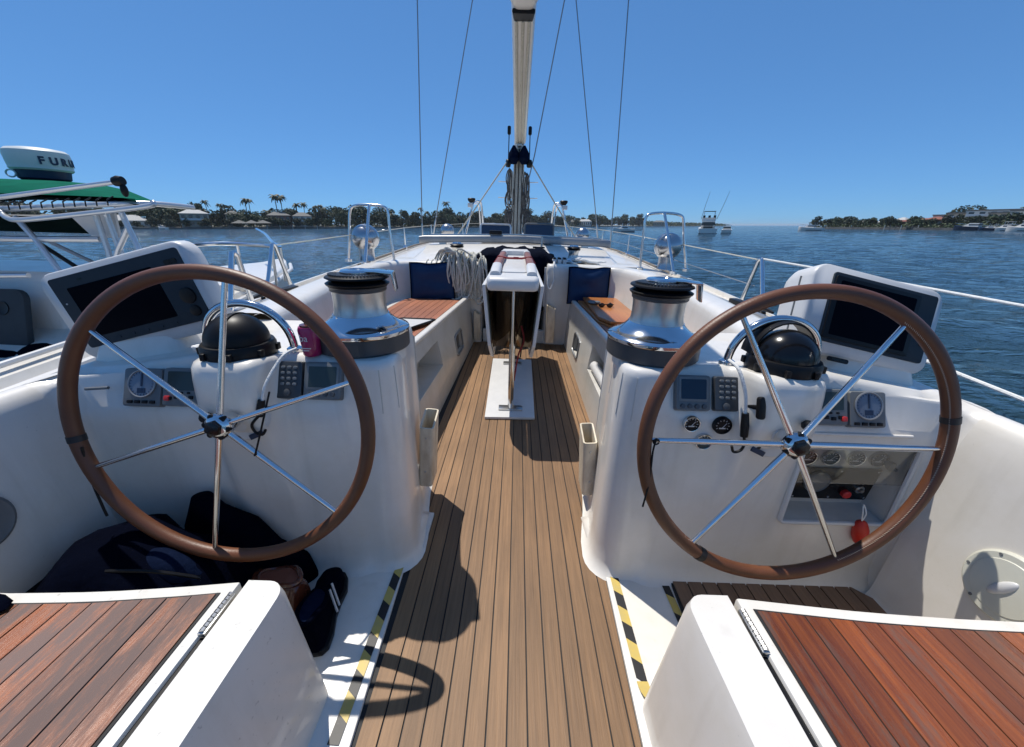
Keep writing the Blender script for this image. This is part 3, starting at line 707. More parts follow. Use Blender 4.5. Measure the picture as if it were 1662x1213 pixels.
# ---------------------------------------------------------------- console instruments
def dash_frame(s, x, up=.055):
    u = s * (x - XC); zd = interp([(.5, .712), (.76, .712), (.9, .676), (1.34, .66)], u)
    n = Vector((0, -.095, .042)).normalized(); yv = Vector((0, .042, .095)).normalized()
    o = Vector((x, 1.108, zd)) + yv * up
    return frame(o, (1, 0, 0), n)
def instrument(s, name, x, w, h, kind, up=.055):
    con = CONSOLE[s]; m = dash_frame(s, x, up)
    case = part(name, MB().prism(rrect(w, h, .008), 0, .021, m, inset=.05), M['casegrey'] if kind != 'keys' else M['winch_grey'], con, bevel=.003)
    T = lambda a, b, c: m @ Matrix.Translation((a, b, c))
    if kind == 'dial':
        part('dial_face', MB().lathe([(.042, 0), (.042, .0035)], 36, T(0, .012, .0205)), M['dial'], case)
        rg = MB().tube([(.0425 * math.cos(k * .1745), .0425 * math.sin(k * .1745), 0) for k in range(36)], .0028, 6, True, T(0, .012, .024)); part('dial_ring', rg, M['alu'], case)
        nd = MB(); nd.box((0, .014, 0), (.0045, .044, .002), T(0, .012, .0255)); nd.box((0, -.022, 0), (.026, .016, .001), T(0, .012, .0247))
        for k in range(24):
            a = R(15 * k); nd.box((0, .036, 0), (.0013, .005, .001), T(0, .012, .0247) @ Matrix.Rotation(a, 4, 'Z'))
        part('needle', nd, M['navyplastic'], case)
        bt = MB()
        for k in range(4): bt.box((-.036 + k * .024, -.046, .022), (.017, .010, .006), m)
        part('buttons', bt, M['black'], case, bevel=.002)
    elif kind == 'pilot':
        part('display', MB().prism(rrect(w * .72, h * .48, .004), .020, .0225, T(0, .020, 0)), M['lcd'], case)
        bt = MB()
        for k in range(4): bt.box((-.036 + k * .023, -.036 + (k % 2) * .004, .023), (.014, .011, .006), m)
        for k in range(3): bt.box((-.022 + k * .023, -.018, .022), (.010, .007, .004), m)
        part('buttons', bt, M['black'], case, bevel=.002)
        rb = (-.042,) if s < 0 else (-.042, .042)
        for q in rb: part('red_button', MB().prism(rrect(.016, .016, .004), .021, .029, T(q, -.036, 0)), M['redkey'], case, bevel=.002)
    elif kind == 'plot':
        part('frame', MB().prism(rrect(w * .82, h * .66, .006), .0195, .023, T(0, .012, 0)), M['greyplastic'], case, bevel=.002)
        part('display', MB().prism(rrect(w * .70, h * .54, .003), .022, .0242, T(0, .012, 0)), M['lcd'] if s < 0 else M['lcd_blue'], case)
        bt = MB()
        for k in range(4): bt.lathe([(.008, 0), (.007, .005)], 12, T(-.034 + k * .0225, -.042, .021))
        part('buttons', bt, M['key_grey'], case)
    else:
        for r_ in range(4):
            for c_ in range(3):
                part('key', MB().prism(rrect(.013, .009, .0035, 2), .020, .0255, T(-.019 + c_ * .019, .040 - r_ * .0175, 0)), M['greyplastic'], case, bevel=.0015)
        part('arrow_pad', MB().lathe([(.012, 0), (.011, .004), (.006, .0055)], 18, T(-.004, -.040, .021)), M['key_grey'], case)
    return case
instrument(-1, 'wind_display', -1.188, .126, .126, 'dial', .062); instrument(-1, 'pilot_display', -1.060, .126, .126, 'pilot', .062)
instrument(-1, 'keypad', -.708, .084, .122, 'keys', .058); instrument(-1, 'navigation_display', -.602, .124, .122, 'plot', .058)
instrument(1, 'navigation_display', .566, .112, .115, 'plot'); instrument(1, 'keypad', .672, .080, .112, 'keys')
instrument(1, 'pilot_display', 1.006, .118, .118, 'pilot', .060); instrument(1, 'wind_display', 1.128, .118, .118, 'dial', .060)
con = CONSOLE[1]
def gauge(parent, name, p, r, face, n=(0, -1, .02), ringm='chrome', marks=True):
    m = frame(p, (1, 0, 0), n)
    g = part(name, MB().lathe([(r, -.004), (r, .008), (r * .93, .012), (r * .86, .0115), (r * .84, .006)], 32, m), M[ringm], parent)
    part('face', MB().lathe([(r * .85, .0035), (r * .85, .0068)], 28, m), M[face], g)
    if marks:
        mk = MB()
        for k in range(-4, 5): mk.box((0, r * .66, .0075), (r * .06, r * .16, .001), m @ Matrix.Rotation(R(30 * k), 4, 'Z'))
        mk.box((r * .12, r * .12, .008), (r * .06, r * .7, .001), m @ Matrix.Rotation(R(-35), 4, 'Z'))
        mk.box((0, -r * .3, .0075), (r * .7, r * .14, .001), m)
        part('marks', mk, M['white'], g)
    return g
gauge(con, 'engine_gauge', (.571, 1.097, .672), .027, 'black'); gauge(con, 'engine_gauge', (.668, 1.094, .670), .029, 'black', ringm='black')
gauge(con, 'engine_gauge', (.622, 1.098, .608), .028, 'lcd')
# engine panel recess
u0, u1 = .975, 1.355
a = [W(1, u0, 1.1, .29), W(1, u1, 1.1, .29), W(1, u1, 1.1, .60), W(1, u0, 1.1, .60)]
b = [W(1, u0 + .035, 1.20, .30), W(1, u1 - .01, 1.20, .30), W(1, u1 - .01, 1.175, .590), W(1, u0 + .035, 1.175, .590)]
part('panel_recess', MB().add(a + b, [(4, 5, 6, 7), (0, 1, 5, 4), (1, 2, 6, 5), (2, 3, 7, 6), (3, 0, 4, 7)]), M['gel_cream'], con, smooth=False)
fr = MB(); fr.tube([lerp(a[i], a[(i + 1) % 4], q) + Vector((0, -.002, 0)) for i in range(4) for q in (.03, .97)], .009, 8, True); part('recess_rim', fr, M['white'], con)
bn = Vector((0, -1, -.10)); bpt = lambda x, z: Vector((x, 1.20 - (z - .30) * .086 - .003, z))
for k, (x, f) in enumerate(((1.045, 'lcd'), (1.125, 'lcd'), (1.215, 'lcd'), (1.295, 'casegrey'))):
    gauge(con, 'engine_gauge', bpt(x, .512), .030, f, bn, 'chrome')
pm = frame(bpt(1.185, .395), (1, 0, 0), bn)
pn = part('engine_panel', MB().prism(rrect(.285, .145, .006), 0, .006, pm), M['black_gloss'], con, bevel=.0015)
part('rev_counter', MB().lathe([(.045, .005), (.045, .016), (.040, .019), (.038, .016)], 32, pm @ Matrix.Translation((-.072, .012, 0))), M['casegrey'], pn)
part('stop_button', MB().lathe([(.015, .005), (.016, .020), (.011, .024)], 18, pm @ Matrix.Translation((.052, -.040, 0))), M['redkey'], pn)
part('key_switch', MB().lathe([(.017, .005), (.016, .014), (.009, .015), (.007, .024)], 18, pm @ Matrix.Translation((.095, -.018, 0))), M['steel_dull'], pn)
for q in ((-.132, .062), (.132, .062), (-.132, -.062), (.132, -.062), (0, -.062), (0, .062)): part('screw', MB().lathe([(.0045, .005), (.004, .008)], 10, pm @ Matrix.Translation((*q, 0))), M['steel'], pn)
kt = MB(); km = frame(bpt(1.325, .500), (1, 0, 0), bn); kt.lathe([(.012, 0), (.012, .02), (.017, .021), (.017, .034), (.009, .037)], 16, km); kt.box((.017, -.004, .04), (.030, .010, .008), km)
part('isolator_key', kt, M['greyplastic'], con)
cv = MB(); cv.box((W(1, 1.165, 1.103, .528)), (.365, .004, .145)); part('clear_cover', cv, M['clear'], con)
part('dash_moulding', MB().tube([W(1, .93, 1.098, .648), W(1, 1.30, 1.094, .648)], .006, 8), M['gel'], con)
part('dash_moulding', MB().tube([W(-1, 1.26, 1.096, .735), W(-1, 1.33, 1.092, .730)], .005, 8), M['casegrey'], CONSOLE[-1])
fl = thing('key_float', 'red teardrop key float hanging below the engine panel', 'key float', (1.205, 1.085, .30))
fm_ = frame((1.243, 1.085, .268), (1, 0, 0), (-.22, 0, 1))
part('float', MB().lathe([(.004, -.052), (.017, -.046), (.024, -.02), (.024, .012), (.016, .040), (.007, .048)], 20, fm_), M['red'], fl)
part('loop', MB().tube(catmull([(1.232, 1.085, .315), (1.226, 1.087, .345), (1.231, 1.10, .372), (1.238, 1.087, .345), (1.233, 1.085, .316)], 5), .0022, 6), M['rope_white'], fl)
# spare knob handle
kb = thing('throttle_handle', 'black T shaped handle standing on the console beside the right keypad', 'handle', (.725, 1.06, .74))
km = frame((.728, 1.055, .755), (1, 0, 0), (.12, -.75, .25))
part('stalk', MB().lathe([(.008, -.05), (.008, .02)], 12, km), M['black'], kb); part('grip', MB().prism(rrect(.022, .068, .009), .018, .034, km), M['black'], kb, bevel=.004)

# shock cords with hooks on the guard rails
def hookcord(pts, hk, label, end):
    root = thing('shock_cord', label, 'cord', pts[0], 'shock cords with hooks hanging from the guard rails')
    part('cord', MB().tube(catmull(pts, 6), .005, 8), M['rope_white'], root)
    part('sleeve', MB().tube(end, [.010, .012, .011], 10), M['black'], root)
    part('hook', MB().tube(catmull(hk, 6), .0042, 8), M['black'], root)
hookcord([(.665, 1.135, .875), (.672, 1.085, .862), (.690, 1.055, .80), (.700, 1.045, .735)], [(.708, 1.035, .665), (.712, 1.03, .640), (.706, 1.03, .618), (.686, 1.03, .612), (.676, 1.03, .632)], 'white shock cord with black hook hanging over the right keypad', [(.700, 1.045, .738), (.705, 1.04, .70), (.708, 1.035, .664)])
hookcord([(-.690, 1.150, .865), (-.706, 1.10, .855), (-.735, 1.045, .79), (-.752, 1.035, .735)], [(-.766, 1.03, .690), (-.790, 1.02, .662), (-.784, 1.02, .635), (-.765, 1.02, .628), (-.752, 1.02, .645)], 'white shock cord with black hook beside the left keypad', [(-.754, 1.035, .738), (-.760, 1.03, .71), (-.766, 1.03, .688)])
lc = thing('lashing_line', 'white line knotted round the left foot of the left compass guard', 'line', (-.985, 1.13, .85))
part('line', MB().tube(catmull([(-1.015, 1.16, .858), (-.995, 1.125, .868), (-.965, 1.13, .856), (-.955, 1.105, .85), (-.952, 1.07, .79), (-.948, 1.055, .745)], 6), .0055, 8), M['rope_white'], lc)
part('knot', MB().sphere((-.985, 1.135, .862), (.020, .014, .013)), M['rope_white'], lc)

# ---------------------------------------------------------------- compasses under their guard arches
for s in (-1, 1):
    x = -.868 if s < 0 else .842; y = 1.15; z = .846
    m = Matrix.Translation((x, y, z))
    root = thing('steering_compass', 'black domed compass with closed leather-like cover on the left console' if s < 0 else 'glossy black bubble compass with its hood open on the right console', 'compass', (x, y, z), 'compasses on the helm consoles')
    part('base', MB().lathe([(.100, -.01), (.103, .0), (.103, .030), (.098, .040), (.09, .042)], 40, m), M['black'], root)
    part('dome', MB().lathe([(.089, .040)] + [(.089 * math.cos(R(q)), .044 + .082 * math.sin(R(q))) for q in range(0, 90, 9)] + [(.002, .126)], 36, m), M['black_gloss'] if s > 0 else M['black'], root)
    if s < 0:
        part('cover_seam', MB().tube([m @ Vector((.012, -.0895 * math.cos(R(q)), .045 + .0825 * math.sin(R(q)))) for q in range(0, 181, 10)], .0022, 6), M['black'], root)
    else:
        hd = MB(); rings = []
        for q in range(0, 181, 12):
            c, sn = math.cos(R(q)), math.sin(R(q)); rings.append([m @ Vector((.098 * c, yy, .042 + .105 * sn)) for yy in (.005, .07)] + [m @ Vector((.093 * c, yy, .042 + .10 * sn)) for yy in (.07, .005)])
        hd.loft(rings); part('hood', hd, M['black'], root)
    for k in range(8):
        a = R(k * 45 + 20); part('lug', MB().box((.104 * math.cos(a), .104 * math.sin(a), .016), (.014, .018, .022), m), M['black'], root, bevel=.003)
    g = thing('compass_guard', 'polished steel arch over the black covered left compass' if s < 0 else 'polished steel arch over the open right compass', 'guard rail', (x, y + .06, z), 'steel arches over the compasses')
    cx = -.868 if s < 0 else .842
    pts = [(cx + .142 * math.cos(R(q)), 1.205 - .012 * math.sin(R(q)), .846 + .150 * max(0, math.sin(R(q))) ** .85) for q in range(0, 181, 6)]
    part('arch', MB().tube(pts, .0125, 14), M['chrome'], g)
    for q in (-.142, .142): part('foot', MB().lathe([(.024, -.012), (.024, .004), (.015, .010)], 20, Matrix.Translation((cx + q, 1.205, .846))), M['chrome'], g)

# ---------------------------------------------------------------- chart plotter pods
def build_pod(s):
    c, ex, ez = (Vector((-1.262, 1.245, .975)), Vector((.966, .03, .255)), Vector((0.03, -.999, .0))) if s < 0 else (Vector((1.185, 1.275, .985)), Vector((.978, -.03, -.19)), Vector((.06, -.95, .30)))
    m = frame(c, ex, ez); w, h = (.525, .295) if s < 0 else (.475, .290)
    root = thing('chart_plotter', 'white chart plotter pod with slate bezel behind the left steering wheel' if s < 0 else 'white chart plotter pod with grey memory card flap behind the right steering wheel', 'chart plotter', c, 'plotter pods outboard of the wheels')
    mb = MB(); rings = []
    dp = .55 if s < 0 else 1
    for z, k, r in ((.0, .965, .045), (-.006, .99, .05), (-.02, 1.0, .052), (-.10 * dp, 1.0, .055), (-.135 * dp, .95, .06), (-.16 * dp, .82, .06)):
        rings.append([m @ Vector((p[0], p[1], z)) for p in rrect(w * k, h * k, r * k, 5)])
    mb.loft(rings[::-1]); part('housing', mb, M['white'], root, angle=60)
    ow, oh = (w - .075, h - .062) if s < 0 else (w - .10, h - .062); ox, oy = (.006, .010) if s < 0 else (.018, .008)
    T = lambda a, b, q: m @ Matrix.Translation((a, b, q))
    part('bezel', MB().prism(rrect(ow, oh, .010), -.002, .006, T(ox, oy, 0)), M['bezel'], root, bevel=.002)
    if s < 0:
        part('screen', MB().prism(rrect(ow * .66, oh * .70, .004), .005, .0075, T(ox - .028, oy - .002, 0)), M['screen'], root)
        part('brand_mark', text_mb('E80', .011, T(ox - .120, oy + oh * .42, .0066)), M['lcd'], root)
        bt = MB()
        for k in range(6): bt.prism(rrect(.018, .009, .003, 2), .005, .0082, T(ox - .16 + k * .052, oy - oh * .44, 0))
        part('soft_keys', bt, M['bezel'], root)
        bt = MB()
        for k, (a, b) in enumerate(((-.012, .08), (.014, .08), (-.012, .055), (.014, .055), (-.012, .028), (.014, .028))): bt.prism(rrect(.020, .014, .004, 2), .005, .0085, T(ox + ow * .42 + a * .8, oy + b, 0))
        part('menu_keys', bt, M['black'], root)
        for r_, z0 in ((.026, -.030), (.018, -.080)):
            part('rotary_knob', MB().lathe([(r_, .005), (r_ * .95, .012), (r_ * .6, .0135)], 22, T(ox + ow * .42, oy + z0, 0)), M['black'], root)
        part('status_lamp', MB().lathe([(.003, .005), (.002, .008)], 8, T(ox - ow * .46, oy + .035, 0)), M['white'], root)
    else:
        part('screen_frame', MB().prism(rrect(ow * .82, oh * .90, .006), .0055, .011, T(ox - .028, oy, 0)), M['black'], root, bevel=.003)
        part('screen', MB().prism(rrect(ow * .72, oh * .78, .004), .010, .0118, T(ox - .028, oy, 0)), M['screen'], root)
        part('card_flap', MB().prism(rrect(.022, .058, .003, 2), .005, .009, T(ox + ow * .455, oy - .028, 0)), M['lcd'], root, bevel=.001)
        part('pod_badge', MB().prism(rrect(.072, .015, .006), 0, .004, frame(c + ex * -.115 + Vector((0, -.055, -.150)), ex, (0, -.9, .3))), M['black'], root, bevel=.001)
        part('lettering', text_mb('NavPod', .013, frame(c + ex * -.115 + Vector((0, -.0595, -.1485)), ex, (0, -.9, .3))), M['lcd'], root)
        part('grab_seam', MB().tube([m @ Vector((-w * .5 - .001, q, -.05)) for q in (-.10, 0, .10)], .003, 6), M['casegrey'], root)
    base = MB(); bx = c + Vector((0, .06, 0))
    base.loft([[Vector((c.x + s * .02 + p[0], 1.30 + p[1], z)) for p in rrect(a, b_, .03)] for z, a, b_ in ((.77, .34, .16), (.83, .30, .13), (.90, .2, .08))])
    part('mount', base, M['gel'], root)
    return root
for s in (-1, 1): build_pod(s)

# ---------------------------------------------------------------- primary winches
for s in (-1, 1):
    c = Vector((XC + (.500 if s > 0 else -.512), 1.30, .838)); m = Matrix.Translation(c) @ Matrix.Diagonal((1.06, 1.06, .96, 1))
    root = thing('winch', 'chrome skirted self-tailing winch beside the magenta can on the left console' if s < 0 else 'chrome skirted self-tailing winch on the corner of the right console', 'winch', c, 'primary sheet winches')
    part('base', MB().lathe([(.143, 0), (.146, .004), (.146, .056), (.142, .059)], 48, m), M['winch_grey'], root)
    part('skirt', MB().lathe([(.147, .058), (.148, .061), (.148, .070), (.145, .074), (.128, .081), (.110, .092), (.097, .104), (.089, .114), (.086, .120)], 48, m), M['chrome'], root)
    dr = MB().lathe([(.085, .118), (.081, .132), (.0795, .155), (.080, .182), (.082, .200)], 40, m); d_ = part('drum', dr, M['drum'], root)
    part('collar', MB().lathe([(.083, .199), (.086, .203), (.086, .211), (.089, .216)], 40, m), M['winch_grey'], root)
    part('lower_jaw', MB().lathe([(.082, .214), (.094, .221), (.096, .226), (.088, .231), (.070, .235)], 40, m), M['black'], root)
    part('upper_jaw', MB().lathe([(.070, .234), (.088, .239), (.096, .244), (.094, .249), (.078, .255), (.06, .257)], 40, m), M['black'], root)
    rb = MB()
    for k in range(26):
        a = R(180 + k * 7); rb.box((.074, 0, .2565), (.022, .0035, .004), m @ Matrix.Rotation(a, 4, 'Z'))
    part('jaw_ribs', rb, M['winch_grey'], root)
    part('top_cap', MB().lathe([(.050, .255), (.050, .264), (.046, .269), (.026, .272), (.022, .268), (.014, .268)], 36, m), M['chrome'], root)
    am = MB(); q = -1 if s > 0 else 1
    ang = R(10) if s < 0 else R(-12)
    ms = m @ Matrix.Rotation(ang, 4, 'Z')
    am.loft([[ms @ Vector(p) for p in ring] for ring in ([(.02, -.036, .262), (.02, .036, .262), (.02, .036, .270), (.02, -.036, .270)], [(.06, -.038, .262), (.06, .038, .262), (.06, .038, .270), (.06, -.038, .270)], [(.104, -.034, .256), (.104, .034, .256), (.111, .034, .264), (.111, -.034, .264)], [(.112, -.030, .20), (.112, .030, .20), (.119, .030, .20), (.119, -.030, .20)])])
    part('feeder_arm', am, M['chrome'], root, bevel=.003)

can = thing('drink_can', 'magenta can with white lettering standing beside the left winch', 'can', (-.655, 1.165, .84))
cm = Matrix.Translation((-.652, 1.175, .838))
part('can_body', MB().lathe([(.024, 0), (.028, .005), (.029, .03), (.0335, .085), (.030, .095)], 28, cm), M['pink'], can)
part('can_top', MB().lathe([(.026, .094), (.026, .101), (.012, .103), (.010, .114), (.004, .115)], 20, cm), M['shoe'], can)
part('lettering', text_mb('ba', .030, frame((-.658, 1.144, .90), (1, 0, 0), (-.1, -1, .05))), M['white'], can)
part('small_print', MB().box((-.655, 1.1452, .868), (.030, .001, .003)).box((-.657, 1.1452, .861), (.022, .001, .003)), M['white'], can)

# ---------------------------------------------------------------- cockpit table
tb = thing('cockpit_table', 'white folding cockpit table with wooden rails, leaves hanging either side of steel posts', 'table', (XC, 3.0, 0))
part('base_plate', MB().prism([(-.190, 2.335), (.152, 2.345), (.168, 3.56), (-.208, 3.56)], .002, .020), M['white'], tb, bevel=.004)
for y in (2.47, 3.42):
    part('post', MB().prism(rrect(.040, .055, .018), .02, .90, Matrix.Translation((XC + .002, y, 0))), M['chrome'], tb)
    part('foot_bracket', MB().box((XC + .002, y - .0, .026), (.17, .07, .012)), M['steel_dull'], tb, bevel=.003)
part('locker_panel', MB().prism([(XC - .115, 2.62), (XC - .012, 2.58), (XC + .012, 2.58), (XC + .115, 2.62), (XC + .105, 3.7), (XC - .105, 3.7)], .44, .885), M['table_wood'], tb, bevel=.004)
part('edge_trim', MB().box((XC + .002, 2.565, .66), (.008, .02, .44)), M['hatch'], tb)
part('tension_rod', MB().tube([(XC - .002, 2.50, .86), (XC + .01, 2.52, .35), (XC + .03, 3.3, .10)], .006, 8), M['steel'], tb)
tt = MB(); rings = []
for y, w, z0, z1 in ((2.185, .255, .905, .950), (2.20, .285, .895, .965), (2.24, .300, .890, .975), (3.0, .290, .885, .972), (3.9, .270, .88, .97), (3.96, .255, .885, .965)):
    rings.append([Vector((XC - .003 + p[0], y, (z0 + z1) / 2 + p[1])) for p in rrect(w, z1 - z0, .022, 4)])
tt.loft(rings); part('table_top', tt, M['white'], tb, angle=60)
for q in (-1, 1):
    part('hand_rail', MB().loft([[Vector((XC + q * .106 + p[0], y, 1.0 + p[1])) for p in rrect(.052, .042, .016, 3)] for y in (2.50, 2.53, 3.55, 3.58)]), M['rail_wood'], tb, angle=60)
    rl = MB(); rl.loft([[Vector((XC + q * .106 + p[0], y, z + p[1])) for p in rrect(.060, .05, .020, 3)] for y, z in ((2.26, .972), (2.32, .988), (2.50, 1.0))]); part('rail_end', rl, M['white'], tb, angle=60)
    rl = MB(); rl.loft([[Vector((XC + q * .106 + p[0], y, z + p[1])) for p in rrect(.060, .05, .020, 3)] for y, z in ((3.58, 1.0), (3.78, .995), (3.88, .975))]); part('rail_end', rl, M['white'], tb, angle=60)
    # leaves hang from the edge and tuck in slightly at the foot
    x0, x1 = XC + q * .176, XC + q * .134
    def leaf(off, th, y0, y1, zt, zb):
        mb = MB(); n = 10; rings = []
        prof = []
        for y in (y0, y0 + .10, (y0 + y1) / 2, y1 - .10, y1):
            e = .10 if y in (y0, y1) else 0
            prof.append((y, zt, zb + e))
        for y, a, b in prof: rings.append([Vector((lerp(x0, x1, (.905 - z) / .45) - q * o, y, z)) for z, o in ((a, off), (b, off), (b, off + th), (a, off + th))])
        return mb.loft(rings)
    part('leaf', leaf(0, .020, 2.22, 3.92, .925, .46), M['white'], tb, bevel=.006, smooth=False)
    part('leaf_lining', leaf(.0215, .006, 2.235, 3.90, .885, .475), M['table_wood'], tb, smooth=False)
part('tray', MB().prism(rrect(.155, .55, .03), .970, .982, Matrix.Translation((XC, 2.66, 0))), M['white'], tb, bevel=.005)
part('far_rim', MB().loft([[Vector((XC + p[0], y, z + p[1])) for p in rrect(.25, .05, .02, 3)] for y, z in ((3.84, .985), (3.90, 1.0), (3.95, .985))]), M['white'], tb, angle=60)
part('strap', MB().tube([(XC - .15, 2.98, .975), (XC - .12, 2.98, 1.024), (XC - .05, 2.985, 1.012), (XC + .05, 2.985, 1.012), (XC + .12, 2.98, 1.024), (XC + .15, 2.98, .975)], .0075, 8), M['redstrap'], tb)
part('buckle', MB().box((XC + .01, 2.978, 1.014), (.04, .018, .018)), M['redstrap'], tb, bevel=.004)
part('red_cord', MB().tube(catmull([(XC + .06, 2.5, .62), (XC + .08, 2.5, .52), (XC + .05, 2.48, .44), (XC + .035, 2.48, .36), (XC + .02, 2.46, .24)], 6), .006, 7), M['redstrap'], tb)
part('red_cord', MB().tube(catmull([(XC + .10, 2.6, .70), (XC + .07, 2.52, .50), (XC + .06, 2.5, .40)], 6), .005, 7), M['black'], tb)

# ---------------------------------------------------------------- white holders on the console flanks and bulkheads
def holder(p, w, d, h, lean, label, rot=0):
    """open-topped flat box: w along the wall (y), d away from it (x), h tall"""
    root = thing('winch_handle_holder', label, 'holder', p, 'open-topped plastic holders')
    m = Matrix.Translation(p) @ Matrix.Rotation(R(rot), 4, 'Z') @ Matrix.Rotation(R(lean), 4, 'Y'); t = .007
    mb = MB(); o0 = rrect(d, w, .014, 3); i0 = rrect(d - 2 * t, w - 2 * t, .009, 3); n = len(o0)
    vs = [(a, b, 0) for a, b in o0] + [(a, b, h + (.02 if b > 0 else -.012)) for a, b in o0] + [(a, b, h + (.02 if b > 0 else -.012)) for a, b in i0] + [(a, b, .05) for a, b in i0]
    fs = [(k + j * n, (k + 1) % n + j * n, (k + 1) % n + (j + 1) * n, k + (j + 1) * n) for j in range(3) for k in range(n)] + [list(range(n))[::-1], list(range(3 * n, 4 * n))]
    mb.add(vs, fs, m); part('pocket', mb, M['pvc'], root, angle=50)
    rv = MB()
    for z in (h * .25, h * .8): rv.lathe([(.006, 0), (.004, .004)], 10, m @ Matrix.Translation((0, -w / 2 + .001, z)) @ Matrix.Rotation(R(90), 4, 'X'))
    part('rivets', rv, M['steel_dull'], root)
holder(Vector((-.392, 1.52, .115)), .13, .062, .315, 4, 'grey shaded empty holder on the side of the left console')
holder(Vector((.366, 1.53, .085)), .13, .062, .290, -4, 'weathered empty holder on the side of the right console, sunlit opening')
holder(Vector((-.415, 4.105, .05)), .07, .10, .30, 0, 'small holder on the left bulkhead below the rope coil', 90)
holder(Vector((.375, 4.075, .06)), .09, .13, .38, 0, 'beige holder on the right bulkhead beside the table', 90)

# ---------------------------------------------------------------- round hatches in the side walls
hr = thing('inspection_hatch', 'round cream plastic hatch cover low in the sunlit right cockpit wall', 'hatch', (1.35, .78, .37))
hm = frame((1.356, .78, .365), (0, 1, 0), (-.99, 0, .11))
part('ring', MB().lathe([(.098, -.01), (.098, .008), (.092, .013), (.078, .013)], 44, hm), M['hatch'], hr)
part('lid', MB().lathe([(.077, .004), (.077, .012), (.074, .015), (.03, .017), (.002, .017)], 44, hm), M['hatch'], hr)
part('grip', MB().sphere((0, 0, .016), (.040, .014, .010), m=hm @ Matrix.Rotation(R(60), 4, 'Z')), M['white'], hr)
for k in range(6): part('screw', MB().lathe([(.005, .010), (.004, .015)], 8, hm @ Matrix.Translation((.087 * math.cos(R(60 * k)), .087 * math.sin(R(60 * k)), 0))), M['casegrey'], hr)
hl = thing('wall_vent', 'round grey fitting in the shaded left cockpit wall', 'vent', (-1.37, .755, .50))
hm = frame((-1.400, .775, .475), (0, 1, 0), (.99, 0, .11))
part('ring', MB().lathe([(.076, -.01), (.076, .008), (.068, .013), (.060, .010)], 40, hm), M['casegrey'], hl)
part('cup', MB().lathe([(.060, .004), (.060, .009), (.05, .006), (.002, .006)], 36, hm), M['greyplastic'], hl)
# ---------------------------------------------------------------- things lying about the cockpit
def cushion(x, y, z, w, h, t, lean, yaw, label):
    root = thing('cushion', label, 'cushion', (x, y, z), 'blue cushions against the bulkhead')
    m = Matrix.Translation((x, y, z)) @ Matrix.Rotation(R(yaw), 4, 'Z') @ Matrix.Rotation(R(lean), 4, 'X')
    mb = MB(); N = 12; grid = []
    def P(a, b, f):
        e = (1 - abs(2 * a - 1) ** 4) * (1 - abs(2 * b - 1) ** 4)
        n_ = noise.noise((a * 2.5 + x * 9, b * 2.5, f)) * .012
        sag = -.012 * math.exp(-((a - .45) / .25) ** 2) * b ** 3 + .012 * noise.noise((a * 3 + x, b * 2, 4)); ft = .022 * noise.noise((a * 2.2 + x * 3, b * 3.1, 8)) * (1 if f < 0 else .3); pin = .004 * (1 - abs(2 * b - 1) ** 3) * (1 if a < .5 else -1) * abs(2 * a - 1) ** 4
        return Vector(((a - .5) * w + pin, f * (t * .22 + t * .30 * e + n_ * e) + ft * e, b * h + sag))
    for f in (-1, 1):
        vs = [P(i / N, j / N, f) for j in range(N + 1) for i in range(N + 1)]
        mb.add(vs, [(j * (N + 1) + i, j * (N + 1) + i + 1, (j + 1) * (N + 1) + i + 1, (j + 1) * (N + 1) + i) for j in range(N) for i in range(N)], m)
    ed = [(i, 0) for i in range(N)] + [(N, j) for j in range(N)] + [(N - i, N) for i in range(N)] + [(0, N - j) for j in range(N)]
    mb.loft([[m @ P(i / N, j / N, f) for i, j in ed] for f in (-1, 1)], cap=False)
    part('cover', mb, M['bluecush'], root, angle=80)
    part('piping', MB().tube([m @ P(i / N, j / N, -1) for i, j in ed], .006, 6, True), M['navy'], root)
    return root
cushion(.74, 4.02, .495, .42, .365, .09, -5, 0, 'dark blue cushion leaning on the right bulkhead beside the wooden boards')
cushion(-.86, 4.00, .495, .44, .37, .09, -6, 10, 'dark blue cushion behind the white rope coil on the left bench')

wb = thing('washboard', 'orange varnished wooden boards stacked on the right bench below the blue cushion', 'boards', (.84, 3.4, .53))
for k, (dx, dy, rot) in enumerate(((-.025, -.03, 2), (0, 0, -1))):
    m = Matrix.Translation((.835 + dx, 3.38 + dy, .524 + k * .030)) @ Matrix.Rotation(R(rot), 4, 'Z')
    part('board', MB().prism([(-.165, -.34), (-.10, -.50), (.12, -.50), (.17, -.34), (.17, .55), (-.165, .55)], 0, .024, m), M['board'], wb, bevel=.005)
gl = thing('sunglasses', 'sunglasses left on top of the orange boards', 'sunglasses', (.80, 3.45, .58))
for q in (-1, 1):
    part('lens', MB().sphere((.80 + q * .036, 3.42, .598), (.028, .008, .020)), M['black_gloss'], gl)
    part('temple', MB().tube([(.80 + q * .068, 3.42, .604), (.80 + q * .066, 3.55, .598)], .004, 6), M['black'], gl)
part('bridge', MB().tube([(.775, 3.417, .606), (.825, 3.417, .606)], .004, 6), M['black'], gl)
cl = single('cloth', MB().sphere((.72, 3.60, .590), (.05, .07, .014)).sphere((.75, 3.57, .595), (.035, .03, .014)), M['casegrey'], 'small grey cloth lying on the orange boards', 'cloth', (.72, 3.6, .58))
tr = thing('tray', 'white triangular looking tray with black rim on the left bench behind the winch', 'tray', (-.83, 2.78, .535))
m = Matrix.Translation((-.815, 2.79, .535)) @ Matrix.Rotation(R(-24), 4, 'Z') @ Matrix.Rotation(R(-5), 4, 'Y')
part('rim', MB().tube([m @ Vector((a, b, .008)) for a, b in rrect(.33, .30, .02, 3)], .009, 8, True), M['black'], tr)
part('base', MB().prism(rrect(.33, .30, .02, 3), 0, .008, m), M['white'], tr)
